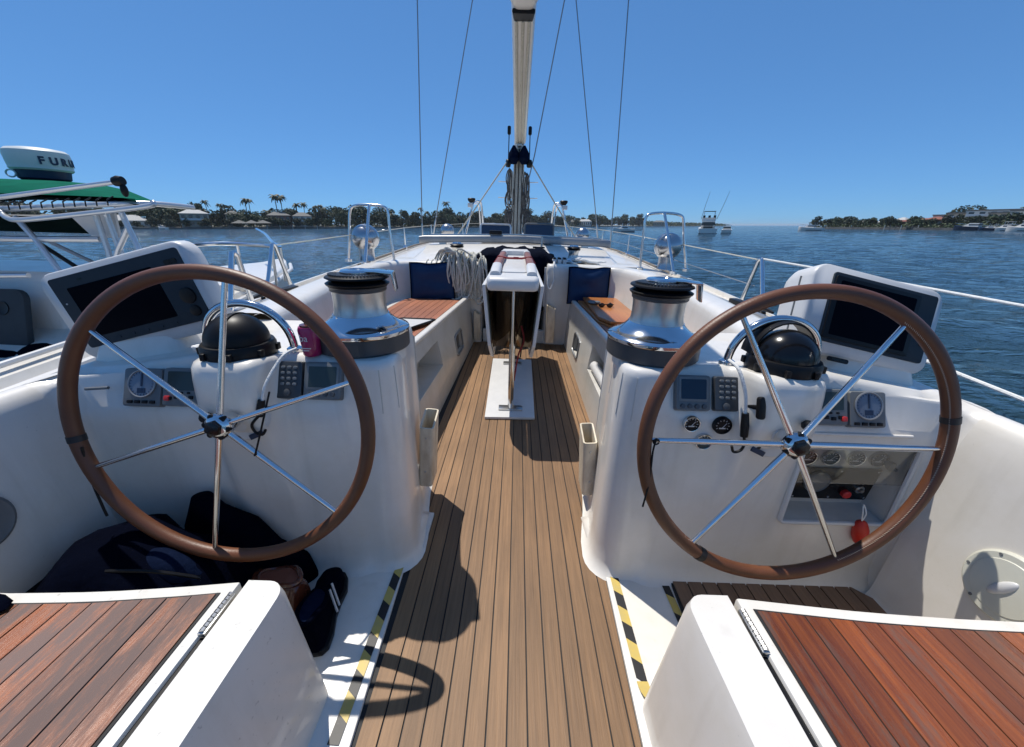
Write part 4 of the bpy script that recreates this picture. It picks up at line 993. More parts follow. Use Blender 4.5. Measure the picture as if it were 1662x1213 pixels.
part('clip', MB().box((.02, -.11, .022), (.05, .035, .03), m), M['black'], tr, bevel=.006)

# bundle of rope hung on the left bulkhead
rc = thing('rope_coil', 'big cream rope coil hung over the left bulkhead beside the companionway', 'rope', (-.62, 4.1, .86))
rnd = random.Random(5)
for k in range(26):
    x = -.775 + .40 * (k / 25) + rnd.uniform(-.05, .05); dp = rnd.uniform(.25, .56) * (1 - .35 * abs(k / 25 - .45)); w = rnd.uniform(.025, .075); y = 4.08 + rnd.uniform(-.05, .01); ty = 4.13 + rnd.uniform(-.03, .06)
    zt = .925 + rnd.uniform(-.02, .06); sx = rnd.uniform(-.05, .05)
    pts = [(x + sx * .2, ty + .05, zt), (x - w * .6, y + .03, zt - .04), (x - w + sx * .5, y - rnd.uniform(0, .03), zt - dp * .5), (x - w * .7 + sx, y - .01, zt - dp * .9), (x + sx, y - rnd.uniform(.0, .02), zt - dp), (x + w * .8 + sx, y - .01, zt - dp * .88), (x + w + sx * .5, y - rnd.uniform(0, .03), zt - dp * .5), (x + w * .5, y + .02, zt - .03)]
    part('rope_loop', MB().tube(catmull(pts, 5, True), .0085, 7, True), M['rope'], rc)
for k in range(9):
    a = rnd.uniform(-.3, .3); x = -.64 + rnd.uniform(-.10, .10)
    part('rope_turn', MB().tube(catmull([(x - .12, 4.16, .89), (x - .04, 4.08 + a * .05, .96 + rnd.uniform(0, .05)), (x + .06, 4.09, .955), (x + .16, 4.12 + a * .1, .885), (x + .24, 4.10, .80 + a * .1)], 6), .0085, 7), M['rope'], rc)
for k in range(3):
    part('rope_loop', MB().tube(catmull([(-.92 + k * .05, 4.13, .885), (-.925 + k * .05, 4.06, .86), (-.93 + k * .05, 4.04, .75), (-.905 + k * .05, 4.04, .74), (-.895 + k * .05, 4.05, .85)], 5), .007, 6), M['rope'], rc)
part('long_loop', MB().tube(catmull([(-.69, 4.07, .86), (-.735, 4.03, .70), (-.735, 4.02, .56), (-.68, 4.02, .505), (-.58, 4.03, .52), (-.555, 4.04, .62), (-.56, 4.07, .84)], 6), .0085, 7), M['rope'], rc)

# dark bag, folded jacket and shoes at the left helm
def blob(pts_rings, amp, freq, seed):
    mb = MB(); rr = []
    for i, ring in enumerate(pts_rings):
        c = sum((Vector(p) for p in ring), Vector()) / len(ring)
        rr.append([Vector(p) + (Vector(p) - c).normalized() * amp * noise.noise(Vector(p) * freq + Vector((seed, seed, 0))) for p in ring])
    return mb.loft(rr)
def oval(cx, cy, rx, ry, z, n=28): return [(cx + rx * math.cos(2 * math.pi * k / n), cy + ry * math.sin(2 * math.pi * k / n), z) for k in range(n)]
bg_ = thing('duffel_bag', 'black duffel bag lying in the shade below the left steering wheel', 'bag', (-1.15, .92, .007))
secs = []
for t in range(13):
    q = t / 12; x = lerp(-1.375, -.86, q); hh = interp([(0, .25), (.15, .31), (.4, .345), (.65, .32), (.85, .24), (1, .10)], q); wy = .175 + .02 * math.sin(q * 9)
    secs.append([(x, .865 + wy * math.cos(2 * math.pi * k / 20), .012 + hh * .5 + hh * .5 * math.sin(2 * math.pi * k / 20) * (1.0 if k else 1)) for k in range(20)])
part('bag_body', blob(secs, .05, 8, 2), M['darkcloth'], bg_, angle=80)
for k, off in enumerate((0, .16)):
    part('strap', MB().tube(catmull([(-1.05 + off, .78, .20), (-1.0 + off, .75, .25), (-.93 + off, .755, .25), (-.88 + off, .79, .17), (-.90 + off, .80, .06)], 6), .016, 8, flat=.5), M['darkblue'], bg_)
part('zip_edge', MB().tube(catmull([(-1.36, .80, .20), (-1.2, .785, .30), (-1.02, .79, .315), (-.9, .82, .26)], 6), .005, 6), M['black'], bg_)
jk = thing('folded_jacket', 'black folded jacket heaped against the left console under the wheel', 'jacket', (-.93, 1.07, .007))
rings = []
for z, rx, ry, cx in ((.010, .24, .075, -.93), (.08, .225, .07, -.95), (.16, .18, .062, -.98), (.25, .125, .05, -1.01), (.32, .07, .035, -1.03), (.365, .025, .015, -1.04)):
    rings.append(oval(cx, 1.05, rx, ry, z))
part('cloth', blob(rings, .04, 11, 7), M['darkcloth'], jk, angle=80)
part('sleeve', MB().tube(catmull([(-1.12, .90, .22), (-1.06, .86, .27), (-1.0, .85, .25), (-.95, .86, .18), (-.93, .88, .12)], 6), [.045] * 24 + [.03], 12), M['darkblue'], jk)
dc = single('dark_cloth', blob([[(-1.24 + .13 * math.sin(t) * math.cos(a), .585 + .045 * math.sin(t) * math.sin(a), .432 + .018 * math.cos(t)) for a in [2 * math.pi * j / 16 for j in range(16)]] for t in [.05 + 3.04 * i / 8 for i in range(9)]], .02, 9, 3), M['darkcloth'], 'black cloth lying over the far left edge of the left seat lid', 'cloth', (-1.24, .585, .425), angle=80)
def shoe(loc, yaw, L, Wd, Hh, upper, sole_m, inner, label, stripes=False, roll=0):
    root = thing('shoe', label, 'shoe', loc)
    m = Matrix.Translation(loc) @ Matrix.Rotation(R(yaw), 4, 'Z') @ Matrix.Rotation(R(roll), 4, 'X')
    out = [(0, .30), (.06, .44), (.2, .47), (.4, .40), (.55, .42), (.72, .5), (.88, .42), (.96, .28), (1.0, .06)]
    def hgt(t): return interp([(0, .92), (.12, 1.0), (.3, .78), (.45, .66), (.6, .72), (.75, .55), (.9, .42), (1, .16)], t)
    rings = []
    for t, w in out:
        n = 16; x = t * L; ring = []
        for k in range(n):
            a = 2 * math.pi * k / n; c, s_ = math.cos(a), math.sin(a)
            ring.append(m @ Vector((x, w * Wd * (abs(c) ** .7) * (1 if c > 0 else -1) * (1 if s_ < 0 else .86), .02 + max(0, s_) ** .8 * Hh * hgt(t))))
        rings.append(ring)
    part('upper', MB().loft(rings), upper, root, angle=70)
    so = [(t * L - (.004 if t == 0 else 0), w * Wd + .005) for t, w in out] + [(t * L, -w * Wd - .005) for t, w in out[::-1]]
    part('sole', MB().prism(so, 0, .021, m), sole_m, root, bevel=.004)
    op = [(L * .27 + L * .25 * math.cos(a), Wd * .33 * math.sin(a)) for a in [2 * math.pi * k / 24 for k in range(24)]]
    part('collar', MB().tube([m @ Vector((a, b, .02 + Hh * (hgt(max(0, a / L)) + .06))) for a, b in op], .008, 8, True), upper, root)
    part('insole', MB().add([m @ Vector((a, b, .024 + Hh * (hgt(max(0, a / L)) + .055))) for a, b in op], [list(range(24))]), inner, root, smooth=False)
    if stripes:
        for q in (.42, .50): part('stripe', MB().tube([m @ Vector((L * (q + .02 * j), -Wd * (.47 - .05 * j), .025 + Hh * .16 * j)) for j in range(5)], .004, 6), M['white'], root)
    return root
shoe((-.665, .895, .008), 161, .34, .125, .135, M['shoe'], M['black'], M['shoe_in'], 'polished brown leather shoe with tan lining pointing left behind the left helm seat')
shoe((-.592, .765, .008), 99, .30, .105, .115, M['darkcloth'], M['black'], M['darkblue'], 'dark blue sneaker with white stripes beside the brown shoes', True)

# ---------------------------------------------------------------- cowl vents and their guards
def cowl(x, y, z, sc, face, label, group):
    root = thing('cowl_vent', label, 'cowl vent', (x, y, z), group)
    m = Matrix.Translation((x, y, z)) @ Matrix.Rotation(R(face), 4, 'Z') @ Matrix.Scale(sc, 4)
    part('stem', MB().lathe([(.62, 0), (.62, .08), (.60, .12), (.58, .6), (.60, 1.3)], 28, m), M['ball'], root)
    hd = MB(); rings = []
    for i in range(17):
        a = math.pi * i / 16 * .60 + .0; rr = math.sin(a) * 1.0; zz = math.cos(a)
        rings.append([m @ Vector((rr * math.cos(q), -zz * 1.0, 1.75 + rr * math.sin(q))) for q in [2 * math.pi * k / 28 for k in range(28)]])
    hd.loft(rings, cap=False); part('cowl', hd, M['ball'], root, angle=80)
    a = math.pi * .60
    part('mouth_rim', MB().tube([m @ Vector((math.sin(a) * math.cos(q), -math.cos(a), 1.75 + math.sin(a) * math.sin(q))) for q in [2 * math.pi * k / 32 for k in range(32)]], .05 * sc, 8, True), M['chrome'], root)
    part('throat', MB().add([m @ Vector((.9 * math.sin(a) * math.cos(q), .1, 1.75 + .9 * math.sin(a) * math.sin(q))) for q in [2 * math.pi * k / 32 for k in range(32)]], [list(range(32))]), M['casegrey'], root, smooth=False)
    return root
def guard(x, y, z, w, h, label, s):
    root = thing('vent_guard', label, 'guard rail', (x, y, z), 'steel guard rails over the cowl vents')
    r = .0135; lean = .05 * -s
    arch = catmull([(x - w / 2 - .02, y, z), (x - w / 2, y, z + h * .55), (x - w / 2 + .01, y, z + h * .86), (x - w / 2 + .05, y, z + h * .97), (x, y, z + h), (x + w / 2 - .05, y, z + h * .97), (x + w / 2 - .01, y, z + h * .86), (x + w / 2 + .01, y, z + h * .55), (x + w / 2 + .06, y, z)], 6)
    part('arch', MB().tube([p + Vector((lean * (p.z - z) / h, 0, 0)) for p in arch], r, 10), M['steel'], root)
    part('leg', MB().tube([(x + lean - .01 * s, y - .02, z + h * .99), (x + lean * .5 + .04, y - .30, z)], r, 10), M['steel'], root)
    for p in ((x - w / 2 - .02, y, z), (x + w / 2 + .06, y, z), (x + lean * .5 + .04, y - .30, z)):
        part('foot', MB().lathe([(.035, -.02), (.035, .006), (.02, .012)], 16, Matrix.Translation(p)), M['steel'], root)
cowl(-1.55, 4.12, .855, .130, 0, 'polished ball shaped cowl vent behind the left winch', 'large cowl vents beside the cockpit')
cowl(1.52, 4.10, .855, .130, 0, 'polished ball shaped cowl vent behind the right winch', 'large cowl vents beside the cockpit')
guard(-1.53, 4.12, .86, .40, .53, 'steel tube guard around the left cowl vent, seen against the treeline', -1)
guard(1.49, 4.12, .86, .40, .53, 'steel tube guard around the right cowl vent, seen against the sea', 1)
cowl(-1.02, 5.9, .97, .095, 0, 'small polished cowl vent behind the rope coil', 'small cowl vents on the coachroof')
cowl(.93, 5.9, .97, .095, 0, 'small polished cowl vent right of the mast on the coachroof', 'small cowl vents on the coachroof')

# ---------------------------------------------------------------- lifelines, gates, tracks
def aframe(s, y0, y1, u, z0, z1, label):
    root = thing('lifeline_gate', label, 'stanchion', W(s, u, (y0 + y1) / 2, z0), 'A shaped gate stanchions')
    top = W(s, u + .02, (y0 + y1) / 2 + .05, z1)
    part('post', MB().tube([W(s, u, y0, z0), top + Vector((0, -.015, -.02)), top + Vector((0, -.005, 0))], .0125, 10), M['steel'], root)
    part('brace', MB().tube([W(s, u, y1, z0), top + Vector((0, .03, -.02)), top + Vector((0, .005, 0))], .0125, 10), M['steel'], root)
    for y in (y0, y1): part('foot', MB().lathe([(.030, -.02), (.030, .01), (.016, .03)], 14, Matrix.Translation(W(s, u, y, z0))), M['steel_dull'], root)
    return top
gl_ = aframe(-1, 2.46, 2.76, 1.585, .78, 1.085, 'A shaped steel gate stanchion on the left deck edge')
gr_ = aframe(1, 2.40, 2.66, 1.56, .78, 1.085, 'A shaped steel gate stanchion on the right deck edge')
glc = aframe(-1, 1.80, 1.98, 1.35, .79, 1.085, 'bent steel stanchion beside the left plotter pod')
for s in (-1, 1):
    tops = []
    for yi, y in enumerate((4.6, 6.4, 8.2, 10.2, 12.0)):
        u = interp(D_EDGE, y) - .05; p = W(s, u, y, .80 + (y - 4) * .02)
        st = thing('stanchion', 'lifeline stanchion on the %s deck edge, %s forward of the cowl vent' % ('left' if s < 0 else 'right', ('nearest', 'second', 'third', 'fourth', 'fifth')[yi]), 'stanchion', p, 'lifeline stanchions on the %s deck edge' % ('left' if s < 0 else 'right'))
        part('post', MB().tube([p, p + Vector((0, 0, .31))], .011, 8), M['steel'], st); part('foot', MB().lathe([(.03, -.02), (.03, .02), (.014, .05)], 12, Matrix.Translation(p)), M['steel'], st)
        tops.append(p + Vector((0, 0, .30)))
    start = gl_ if s < 0 else gr_
    for dz, nm in ((0, 'upper'), (-.27, 'lower')):
        pts = [start + Vector((0, 0, -.01 + dz * .6))] + [p + Vector((0, 0, dz * .6)) for p in tops]
        if s < 0 and dz < 0: continue
        single('lifeline', MB().tube(pts, .004 if dz == 0 else .003, 6), M['rope'] if dz == 0 else M['wire'], '%s lifeline running forward along the %s deck edge' % (nm, 'left' if s < 0 else 'right'), 'lifeline', pts[0])
single('lifeline', MB().tube([gr_ + Vector((0, 0, 0)), (1.70, 1.95, 1.055), (1.76, 1.3, 1.03), (1.70, .2, 1.02), (1.6, -1, 1.0)], .0058, 8), M['rope_white'], 'white lifeline rope leading off the right plotter pod over the water', 'lifeline', gr_)
single('lifeline', MB().tube([(1.56, 2.4, .86), (1.60, 1.5, .80), (1.60, 1.1, .777), (1.55, .2, .775), (1.5, -1, .77)], .0075, 8), M['rope_white'], 'lower white rope crossing behind the right wheel over the water', 'lifeline', (1.6, 1.5, .8))
for s in (-1, 1):
    tk = thing('genoa_track', 'aluminium sheet track with sliding car on the %s side deck' % ('left' if s < 0 else 'right'), 'track', W(s, 1.36, 2.3, .81), 'aluminium sheet tracks')
    m0, m1 = W(s, 1.345, 1.75, .815), W(s, 1.40, 3.0, .812)
    part('rail', MB().loft([[p + Vector((a, 0, b)) for a, b in rrect(.035, .024, .006, 2)] for p in (m0, m1)]), M['alu'], tk)
    part('car', MB().prism(rrect(.055, .15, .012), 0, .035, Matrix.Translation(W(s, 1.37, 2.35, .822))), M['black'], tk, bevel=.006)
    for k in range(10): part('bolt', MB().lathe([(.006, 0), (.006, .004)], 8, Matrix.Translation(lerp(m0, m1, (k + .5) / 10) + Vector((0, 0, .012)))), M['steel_dull'], tk)
    cl_ = thing('mooring_cleat', 'black cleat on the %s deck edge' % ('left' if s < 0 else 'right'), 'cleat', W(s, 1.50, 2.1, .77))
    part('horn', MB().tube([W(s, 1.49, 2.2, .815), W(s, 1.49, 2.26, .82), W(s, 1.49, 2.36, .82), W(s, 1.49, 2.42, .815)], [.008, .013, .013, .008], 8), M['black'], cl_)
    for y in (2.28, 2.34): part('post', MB().lathe([(.016, 0), (.011, .04)], 10, Matrix.Translation(W(s, 1.49, y, .765))), M['black'], cl_)
ha = thing('grab_handle', 'small steel padeye on the inner face of the right coaming', 'padeye', (1.03, 1.9, .66))
part('plate', MB().lathe([(.045, 0), (.045, .006), (.04, .008)], 20, frame((1.008, 1.95, .70), (0, 1, 0), (-1, 0, .25))), M['steel'], ha)
part('ring', MB().tube([Vector((.994, 1.95, .70)) + Vector((0, .03 * math.cos(k), .03 * math.sin(k))) for k in [i * .4 for i in range(16)]], .005, 6, True), M['steel'], ha)

# ---------------------------------------------------------------- coachroof: traveller, covers, hatches, small gear
tv = thing('traveller_beam', 'long grey aluminium traveller beam across the coachroof', 'beam', (XC, 5.15, 1.03))
part('beam', MB().loft([[Vector((x, 5.15 + a, z + b)) for a, b in rrect(.12, .085, .02, 3)] for x, z in ((-1.24, 1.035), (-1.18, 1.045), (0, 1.075), (1.10, 1.05), (1.16, 1.04))]), M['alu'], tv)
part('track', MB().loft([[Vector((x, 5.15 + a, z + b)) for a, b in rrect(.03, .02, .004, 2)] for x, z in ((-1.1, 1.095), (0, 1.127), (1.05, 1.10))]), M['steel_dull'], tv)
part('car', MB().prism(rrect(.16, .09, .02), 1.12, 1.17, Matrix.Translation((-.28, 5.15, 0))), M['black'], tv, bevel=.01)
for x in (-.95, .85): part('leg', MB().box((x, 5.15, .98), (.08, .10, .10)), M['gel'], tv, bevel=.01)
cv = thing('canvas_cover', 'crumpled navy canvas over the companionway hatch below the mast', 'cover', (XC, 4.6, .88))
rings = []
for y, zt, w in ((4.26, .86, .40), (4.27, .93, .42), (4.32, .965, .43), (4.42, .985, .43), (4.55, .99, .43), (4.70, 1.0, .42), (4.80, .985, .41), (4.86, .94, .40)):
    ring = []
    for k in range(30):
        t = k / 29; x = XC + w * (2 * t - 1); sh = max(0, 1 - abs(2 * t - 1) ** 5)
        n_ = .035 * noise.noise((x * 9, y * 7, 2)) + .02 * noise.noise((x * 22, y * 15, 5))
        ring.append(Vector((x, y + n_ * .6, .84 + (zt - .84) * (.55 + .45 * sh) + n_)))
    rings.append(ring)
part('cloth', MB().loft(rings, closed=False), M['navy'], cv, angle=80)
fl_ = []
for z, yo in ((.93, .0), (.86, -.03), (.78, -.02), (.66, .0), (.50, .01), (.34, .03)):
    fl_.append([Vector((XC + .335 * (2 * k / 25 - 1), 4.27 + yo + .022 * math.sin(k * 1.3 + z * 3) + .015 * noise.noise((k * .4, z * 8, 1)), z + (.02 * noise.noise((k * .6, z, 3))))) for k in range(26)])
part('hanging_flap', MB().loft(fl_, closed=False), M['navy'], cv, angle=80)
for s, (x0, x1, z0, z1) in ((-1, (-.50, -.10, 1.02, 1.24)), (1, (.09, .475, 1.02, 1.26))):
    h = thing('deck_hatch', 'open smoked hatch lid %s of the mast foot, %s' % (('left', 'in a pale frame') if s < 0 else ('right', 'in a dark frame')), 'hatch', ((x0 + x1) / 2, 5.5, z0))
    m = frame(((x0 + x1) / 2, 5.5, (z0 + z1) / 2), (1, 0, 0), (0, -1, .12))
    w, hh = x1 - x0, z1 - z0
    part('frame', MB().tube([m @ Vector((a, b, 0)) for a, b in rrect(w, hh, .035, 4)], .013, 8, True), M['tubewhite'] if s < 0 else M['casegrey'], h)
    part('pane', MB().prism(rrect(w - .01, hh - .01, .03, 4), -.005, .005, m), M['acrylic'], h)
    part('handle', MB().box((.06, -.05, .012), (.07, .018, .02), m), M['greyplastic'], h, bevel=.004)
    part('hinge', MB().box((0, -hh / 2, 0), (.2, .03, .05), m), M['steel_dull'], h, bevel=.006)
def small_winch(x, y, z, r, label):
    m = Matrix.Translation((x, y, z)); root = thing('halyard_winch', label, 'winch', (x, y, z))
    part('base', MB().lathe([(r * 1.3, 0), (r * 1.3, .03), (r * 1.05, .05)], 24, m), M['chrome'], root)
    part('drum', MB().lathe([(r, .05), (r * .85, .08), (r * .9, .12), (r * 1.1, .135)], 24, m), M['drum'], root)
    part('jaws', MB().lathe([(r * 1.1, .135), (r * 1.25, .145), (r * 1.0, .152), (r * 1.25, .16), (r * .9, .175)], 24, m), M['black'], root)
    part('cap', MB().lathe([(r * .8, .175), (r * .7, .188), (r * .2, .19)], 20, m), M['chrome'], root)
small_winch(-.66, 4.40, .862, .062, 'halyard winch under the rope coil on the left bulkhead top')
small_winch(.62, 4.45, .862, .062, 'halyard winch on top of the right bulkhead')
cd = thing('rope_clutch', 'white rope clutches with dark levers on the right bulkhead top', 'rope clutch', (.50, 4.36, .868))
for k in range(3):
    part('body', MB().box((.40 + k * .055, 4.36, .888), (.042, .17, .045)), M['white'], cd, bevel=.006); part('lever', MB().box((.40 + k * .055, 4.33, .918), (.030, .11, .016)), M['black'], cd, bevel=.005)
sh = thing('sheet_tail', 'loose white sheet tails lying on the right bulkhead top', 'rope', (.8, 4.32, .87))
for k in range(6):
    pts = [(.55 + rnd.uniform(0, .1), 4.45, .885), (.66 + rnd.uniform(-.05, .05), 4.30 + rnd.uniform(-.05, .05), .90 + rnd.uniform(0, .03)), (.78 + rnd.uniform(-.05, .05), 4.38 + rnd.uniform(-.06, .06), .885), (.90 + rnd.uniform(-.05, .08), 4.30, .895), (.80 + rnd.uniform(-.1, .1), 4.42, .89)]
    part('rope_turn', MB().tube(catmull(pts, 6), .0085, 7), M['rope_white'], sh)
part('hanging_end', MB().tube(catmull([(.40, 4.3, .885), (.385, 4.15, .86), (.39, 4.13, .72), (.36, 4.12, .62), (.33, 4.14, .66), (.34, 4.18, .80)], 6), .0085, 7), M['rope_white'], sh)
wh = thing('winch_crank', 'dark winch handle standing upright in the navy cover right of the hatch', 'winch handle', (.30, 4.75, 1.0))
part('shaft', MB().tube([(.28, 4.76, .98), (.285, 4.76, 1.12)], .012, 8), M['steel_dull'], wh); part('arm', MB().box((.25, 4.76, 1.0), (.14, .03, .02)), M['black'], wh, bevel=.006)
for q in (-1, 1):
    hrl = thing('toe_rail', 'brown timber toe rail along the %s edge of the foredeck' % ('left' if q < 0 else 'right'), 'handrail', W(q, 1.15, 6, .98))
    part('toe_strip', MB().tube([W(q, interp(D_EDGE, y) - .06, y, .80 + (y - 4) * .02) for y in (4.2, 5, 6, 7, 8)], .014, 8), M['pile'], hrl)

# ---------------------------------------------------------------- mast, boom and rigging
MY = 6.6
ms_ = thing('mast', 'cream painted mast rising from the coachroof behind the boom', 'mast', (XC, MY, 1.0))
part('spar', MB().loft([[Vector((XC + a, MY + b, z)) for a, b in rrect(.15, .24, .07, 5)] for z in (.95, 3, 8, 14)]), M['spar'], ms_)
part('mast_collar', MB().lathe([(.16, .98), (.16, 1.03), (.13, 1.05)], 24, Matrix.Translation((XC, MY, 0))), M['alu'], ms_)
for k in range(9):
    x = XC + (-.075 + .019 * k); part('halyard', MB().tube([(x, MY - .14, 1.02), (x * .97, MY - .135, 1.7), (x * .9, MY - .13, 2.28)], .0085, 6), M['rope_dark'] if k % 3 == 1 else M['rope'], ms_)
for q in (-1, 1):
    part('spreader', MB().tube([(XC, MY, 6.2), (XC + q * 1.2, MY - .25, 6.3)], .03, 8, flat=.5), M['spar'], ms_)
for q, n_ in ((-1, 4), (1, 3)):
    cg = thing('halyard_bundle', 'dark halyards coiled on cleats on the %s side of the mast' % ('left' if q < 0 else 'right'), 'rope', (XC + q * .14, MY - .1, 1.5))
    for k in range(n_):
        zc = 1.95 - k * (.24 if q < 0 else .28)
        for j in range(7):
            x = XC + q * (.095 + .009 * j + rnd.uniform(-.025, .025)); h = rnd.uniform(.10, .30); w = rnd.uniform(.012, .045); zc += rnd.uniform(-.03, .03)
            part('coil', MB().tube(catmull([(x, MY - .14, zc + .06), (x - w, MY - .15, zc - h * .3), (x - w * .6, MY - .15, zc - h), (x + w * .6, MY - .15, zc - h * 1.1), (x + w, MY - .15, zc - h * .3)], 4, True), rnd.uniform(.007, .012), 6, True), M['rope_dark'] if (j + k) % 5 else M['rope'], cg)
    for z in (1.62, 1.84): part('peg', MB().tube([(XC + q * .08, MY - .13, z), (XC + q * .30, MY - .13, z + .005)], .007, 6), M['steel_dull'], cg)
    bk = thing('block', 'black sheave block hanging at the gooseneck, %s of the mast' % ('left' if q < 0 else 'right'), 'block', (XC + q * .16, MY - .2, 2.1))
    part('cheek', MB().lathe([(.05, -.028), (.055, -.02), (.055, .02), (.05, .028)], 20, frame((XC + q * .155, MY - .22, 2.08), (1, 0, 0), (1, .3, 0))), M['black'], bk)
    part('strop', MB().tube([(XC + q * .155, MY - .22, 2.05), (XC + q * .15, MY - .2, 2.5)], .007, 6), M['black'], bk)
    part('upper_cheek', MB().prism(rrect(.05, .11, .02), -.02, .02, frame((XC + q * .15, MY - .2, 2.50), (1, 0, 0), (0, -1, 0))), M['black'], bk, bevel=.005)
    part('shell', MB().lathe([(.02, .22), (.09, .10), (.10, .02), (.05, -.06)], 16, Matrix.Translation((XC + q * .075, MY - .24, 2.12)) @ Matrix.Scale(.85, 4)), M['darkblue'], bk)
bo = thing('boom', 'pale boom overhead, seen from below with reefing lines and a black slot', 'boom', (XC, 4.5, 2.5))
def bz(y): return lerp(2.66, 2.315, (y - 3.5) / 3.1)
rings = []
for y, w, h in ((2.0, .10, .14), (2.06, .20, .28), (2.3, .235, .33), (3.44, .225, .33), (3.49, .180, .30), (6.45, .170, .30)):
    rings.append([Vector((XC + .012 + a, y, bz(y) + h / 2 + .015 + b)) for a, b in rrect(w, h, min(w, h) * .30, 5)])
part('spar', MB().loft(rings), M['spar'], bo, angle=40)
part('sheave_slot', MB().loft([[Vector((XC + .012 + a, y, bz(y) + .008 + b)) for a, b in rrect(w, .03, .01, 3)] for y, w in ((3.495, .165), (3.585, .140))]), M['black'], bo)
for x in (-.052, -.004, .044):
    part('reef_line', MB().tube([(XC + .012 + x, 3.58, bz(3.58) - .002), (XC + .012 + x * .95, 4.6, bz(4.6) - .012), (XC + .012 + x * .8, 6.4, bz(6.4) - .005)], .013, 8), M['rope'], bo)
part('line_channel', MB().loft([[Vector((XC + .012 + a, y, bz(y) + .012 + b)) for a, b in rrect(.15, .02, .006, 2)] for y in (3.58, 6.4)]), M['spar'], bo)
part('gooseneck', MB().box((XC + .005, 6.42, 2.36), (.07, .14, .12)), M['steel_dull'], bo, bevel=.01)
part('side_fitting', MB().lathe([(.016, 0), (.016, .05), (.008, .055)], 12, frame((XC + .13, 3.5, 2.88), (0, 1, 0), (1, 0, 0))), M['black'], bo)
def stay(a, b, label, r=.007, group='wire shrouds of the mast'):
    root = thing('shroud', label, 'shroud', a, group)
    a, b = Vector(a), Vector(b); part('wire', MB().tube([a, b], r, 6), M['wire'], root)
    d = (b - a).normalized(); part('turnbuckle', MB().tube([a, a + d * .05, a + d * .28, a + d * .32], [.009, .014, .014, .008], 8), M['steel_dull'], root)
stay((-1.67, 7.1, .90), (-1.30, 6.75, 9.0), 'wire shroud left of the mast, nearly upright and outermost', .0085)
stay((1.62, 7.1, .92), (1.22, 6.75, 9.0), 'wire shroud right of the mast, nearly upright and outermost', .0085)
stay((-1.45, 6.9, .98), (-.12, 6.6, 6.6), 'wire shroud left of the mast leaning inwards', .0075)
stay((1.37, 6.9, .98), (.10, 6.6, 6.9), 'wire shroud right of the mast leaning inwards', .0075)
for q in (-1, 1):
    gb = thing('granny_bar', 'steel safety bar on the %s of the mast foot with a small light on top' % ('left' if q < 0 else 'right'), 'guard rail', W(q, .66, 6.6, 1.0), 'steel safety bars beside the mast')
    part('tube', MB().tube(catmull([W(q, .82, 6.35, 1.0), W(q, .70, 6.4, 1.45), W(q, .66, 6.42, 1.54), W(q, .60, 6.45, 1.56), W(q, .56, 6.5, 1.50), W(q, .53, 6.6, 1.0)], 6), .016, 8), M['steel'], gb)
    part('inner_tube', MB().tube(catmull([W(q, .66, 6.42, 1.53), W(q, .61, 6.6, 1.48), W(q, .585, 6.7, 1.0)], 6), .014, 8), M['steel'], gb)
    part('lamp', MB().lathe([(.03, 0), (.055, .03), (.06, .055), (.05, .065)], 16, Matrix.Translation(W(q, .70, 6.38, 1.535))), M['black'], gb)
    part('lamp_body', MB().box(W(q, .72, 6.36, 1.50), (.07, .07, .06)), M['white'], gb, bevel=.01)
    ln = thing('vang_line', 'line running from the gooseneck down to the %s side of the coachroof' % ('left' if q < 0 else 'right'), 'line', W(q, .9, 6.4, 1.0), 'lines spreading from the gooseneck')
    part('line', MB().tube([(XC + q * .13, 6.4, 2.16), W(q, .95, 6.3, 1.02)], .010, 6), M['rope'], ln); part('shackle', MB().lathe([(.02, 0), (.02, .05)], 10, Matrix.Translation(W(q, .95, 6.3, 1.0))), M['steel'], ln)
single('topping_lift', MB().tube([(.13, 6.45, 1.85), (.21, 6.42, 2.2), (.62, 6.3, 4.6)], .008, 6), M['wire'], 'thin line rising to the right from the mast beside the boom', 'line', (.13, 6.45, 1.85))
# ---------------------------------------------------------------- neighbouring fishing boat on the left
nb = thing('fishing_boat', 'white fishing boat alongside on the left with green canopy and radar dome', 'boat', (-4.1, 2.5, WATER))
NB_DROP = Vector((.03, 0, -.04))
GUN = [(-2, -2.72, .36), (1.2, -2.74, .42), (2.6, -2.84, .47), (4, -3.05, .50), (5.5, -3.5, .50), (6.8, -4.0, .52), (7.4, -4.35, .54)]
rings = []
for y, x, z in GUN:
    xc = -4.4; w = x - xc; rings.append([Vector((xc + a * w, y, zz)) for a, zz in ((-1.0, z), (-1.04, z - .1), (-.95, -.3), (-.4, -1.2), (.4, -1.2), (.95, -.3), (1.04, z - .1), (1.0, z), (.94, z + .015), (.90, z), (.87, z - .38 if y < 4 else z), (0, z - .36 if y < 4 else z + .05), (-.87, z - .38 if y < 4 else z), (-.9, z))])
part('hull', MB().loft(rings), M['gel'], nb, angle=35)
part('rub_rail', MB().tube([Vector((x + .07, y, z - .06)) for y, x, z in GUN], .03, 8), M['white'], nb)
part('coaming_rail', MB().tube([(-2.78, -1, .47), (-2.80, 1.4, .475), (-2.90, 2.6, .52), (-3.1, 4, .61)], .018, 8), M['white'], nb)
for y in (1.55, 2.35): part('coaming_bracket', MB().box((-2.92, y, .27), (.05, .09, .38)), M['gel'], nb, bevel=.01)
part('console', MB().loft([[Vector((-4.94 + p[0], 3.58 + p[1] + o, z)) for p in rrect(1.95, .8, .1)] for z, o in ((-.2, 0), (.17, 0), (.275, .08), (.743, .16), (.795, .2))]), M['gel'], nb)
pm = frame((-4.58, 3.12, .418), (1, .02, 0), (0, -1, .28))
ip = part('instrument_panel', MB().prism(rrect(.97, .52, .08), .0, .05, pm), M['bezel'], nb, bevel=.01)
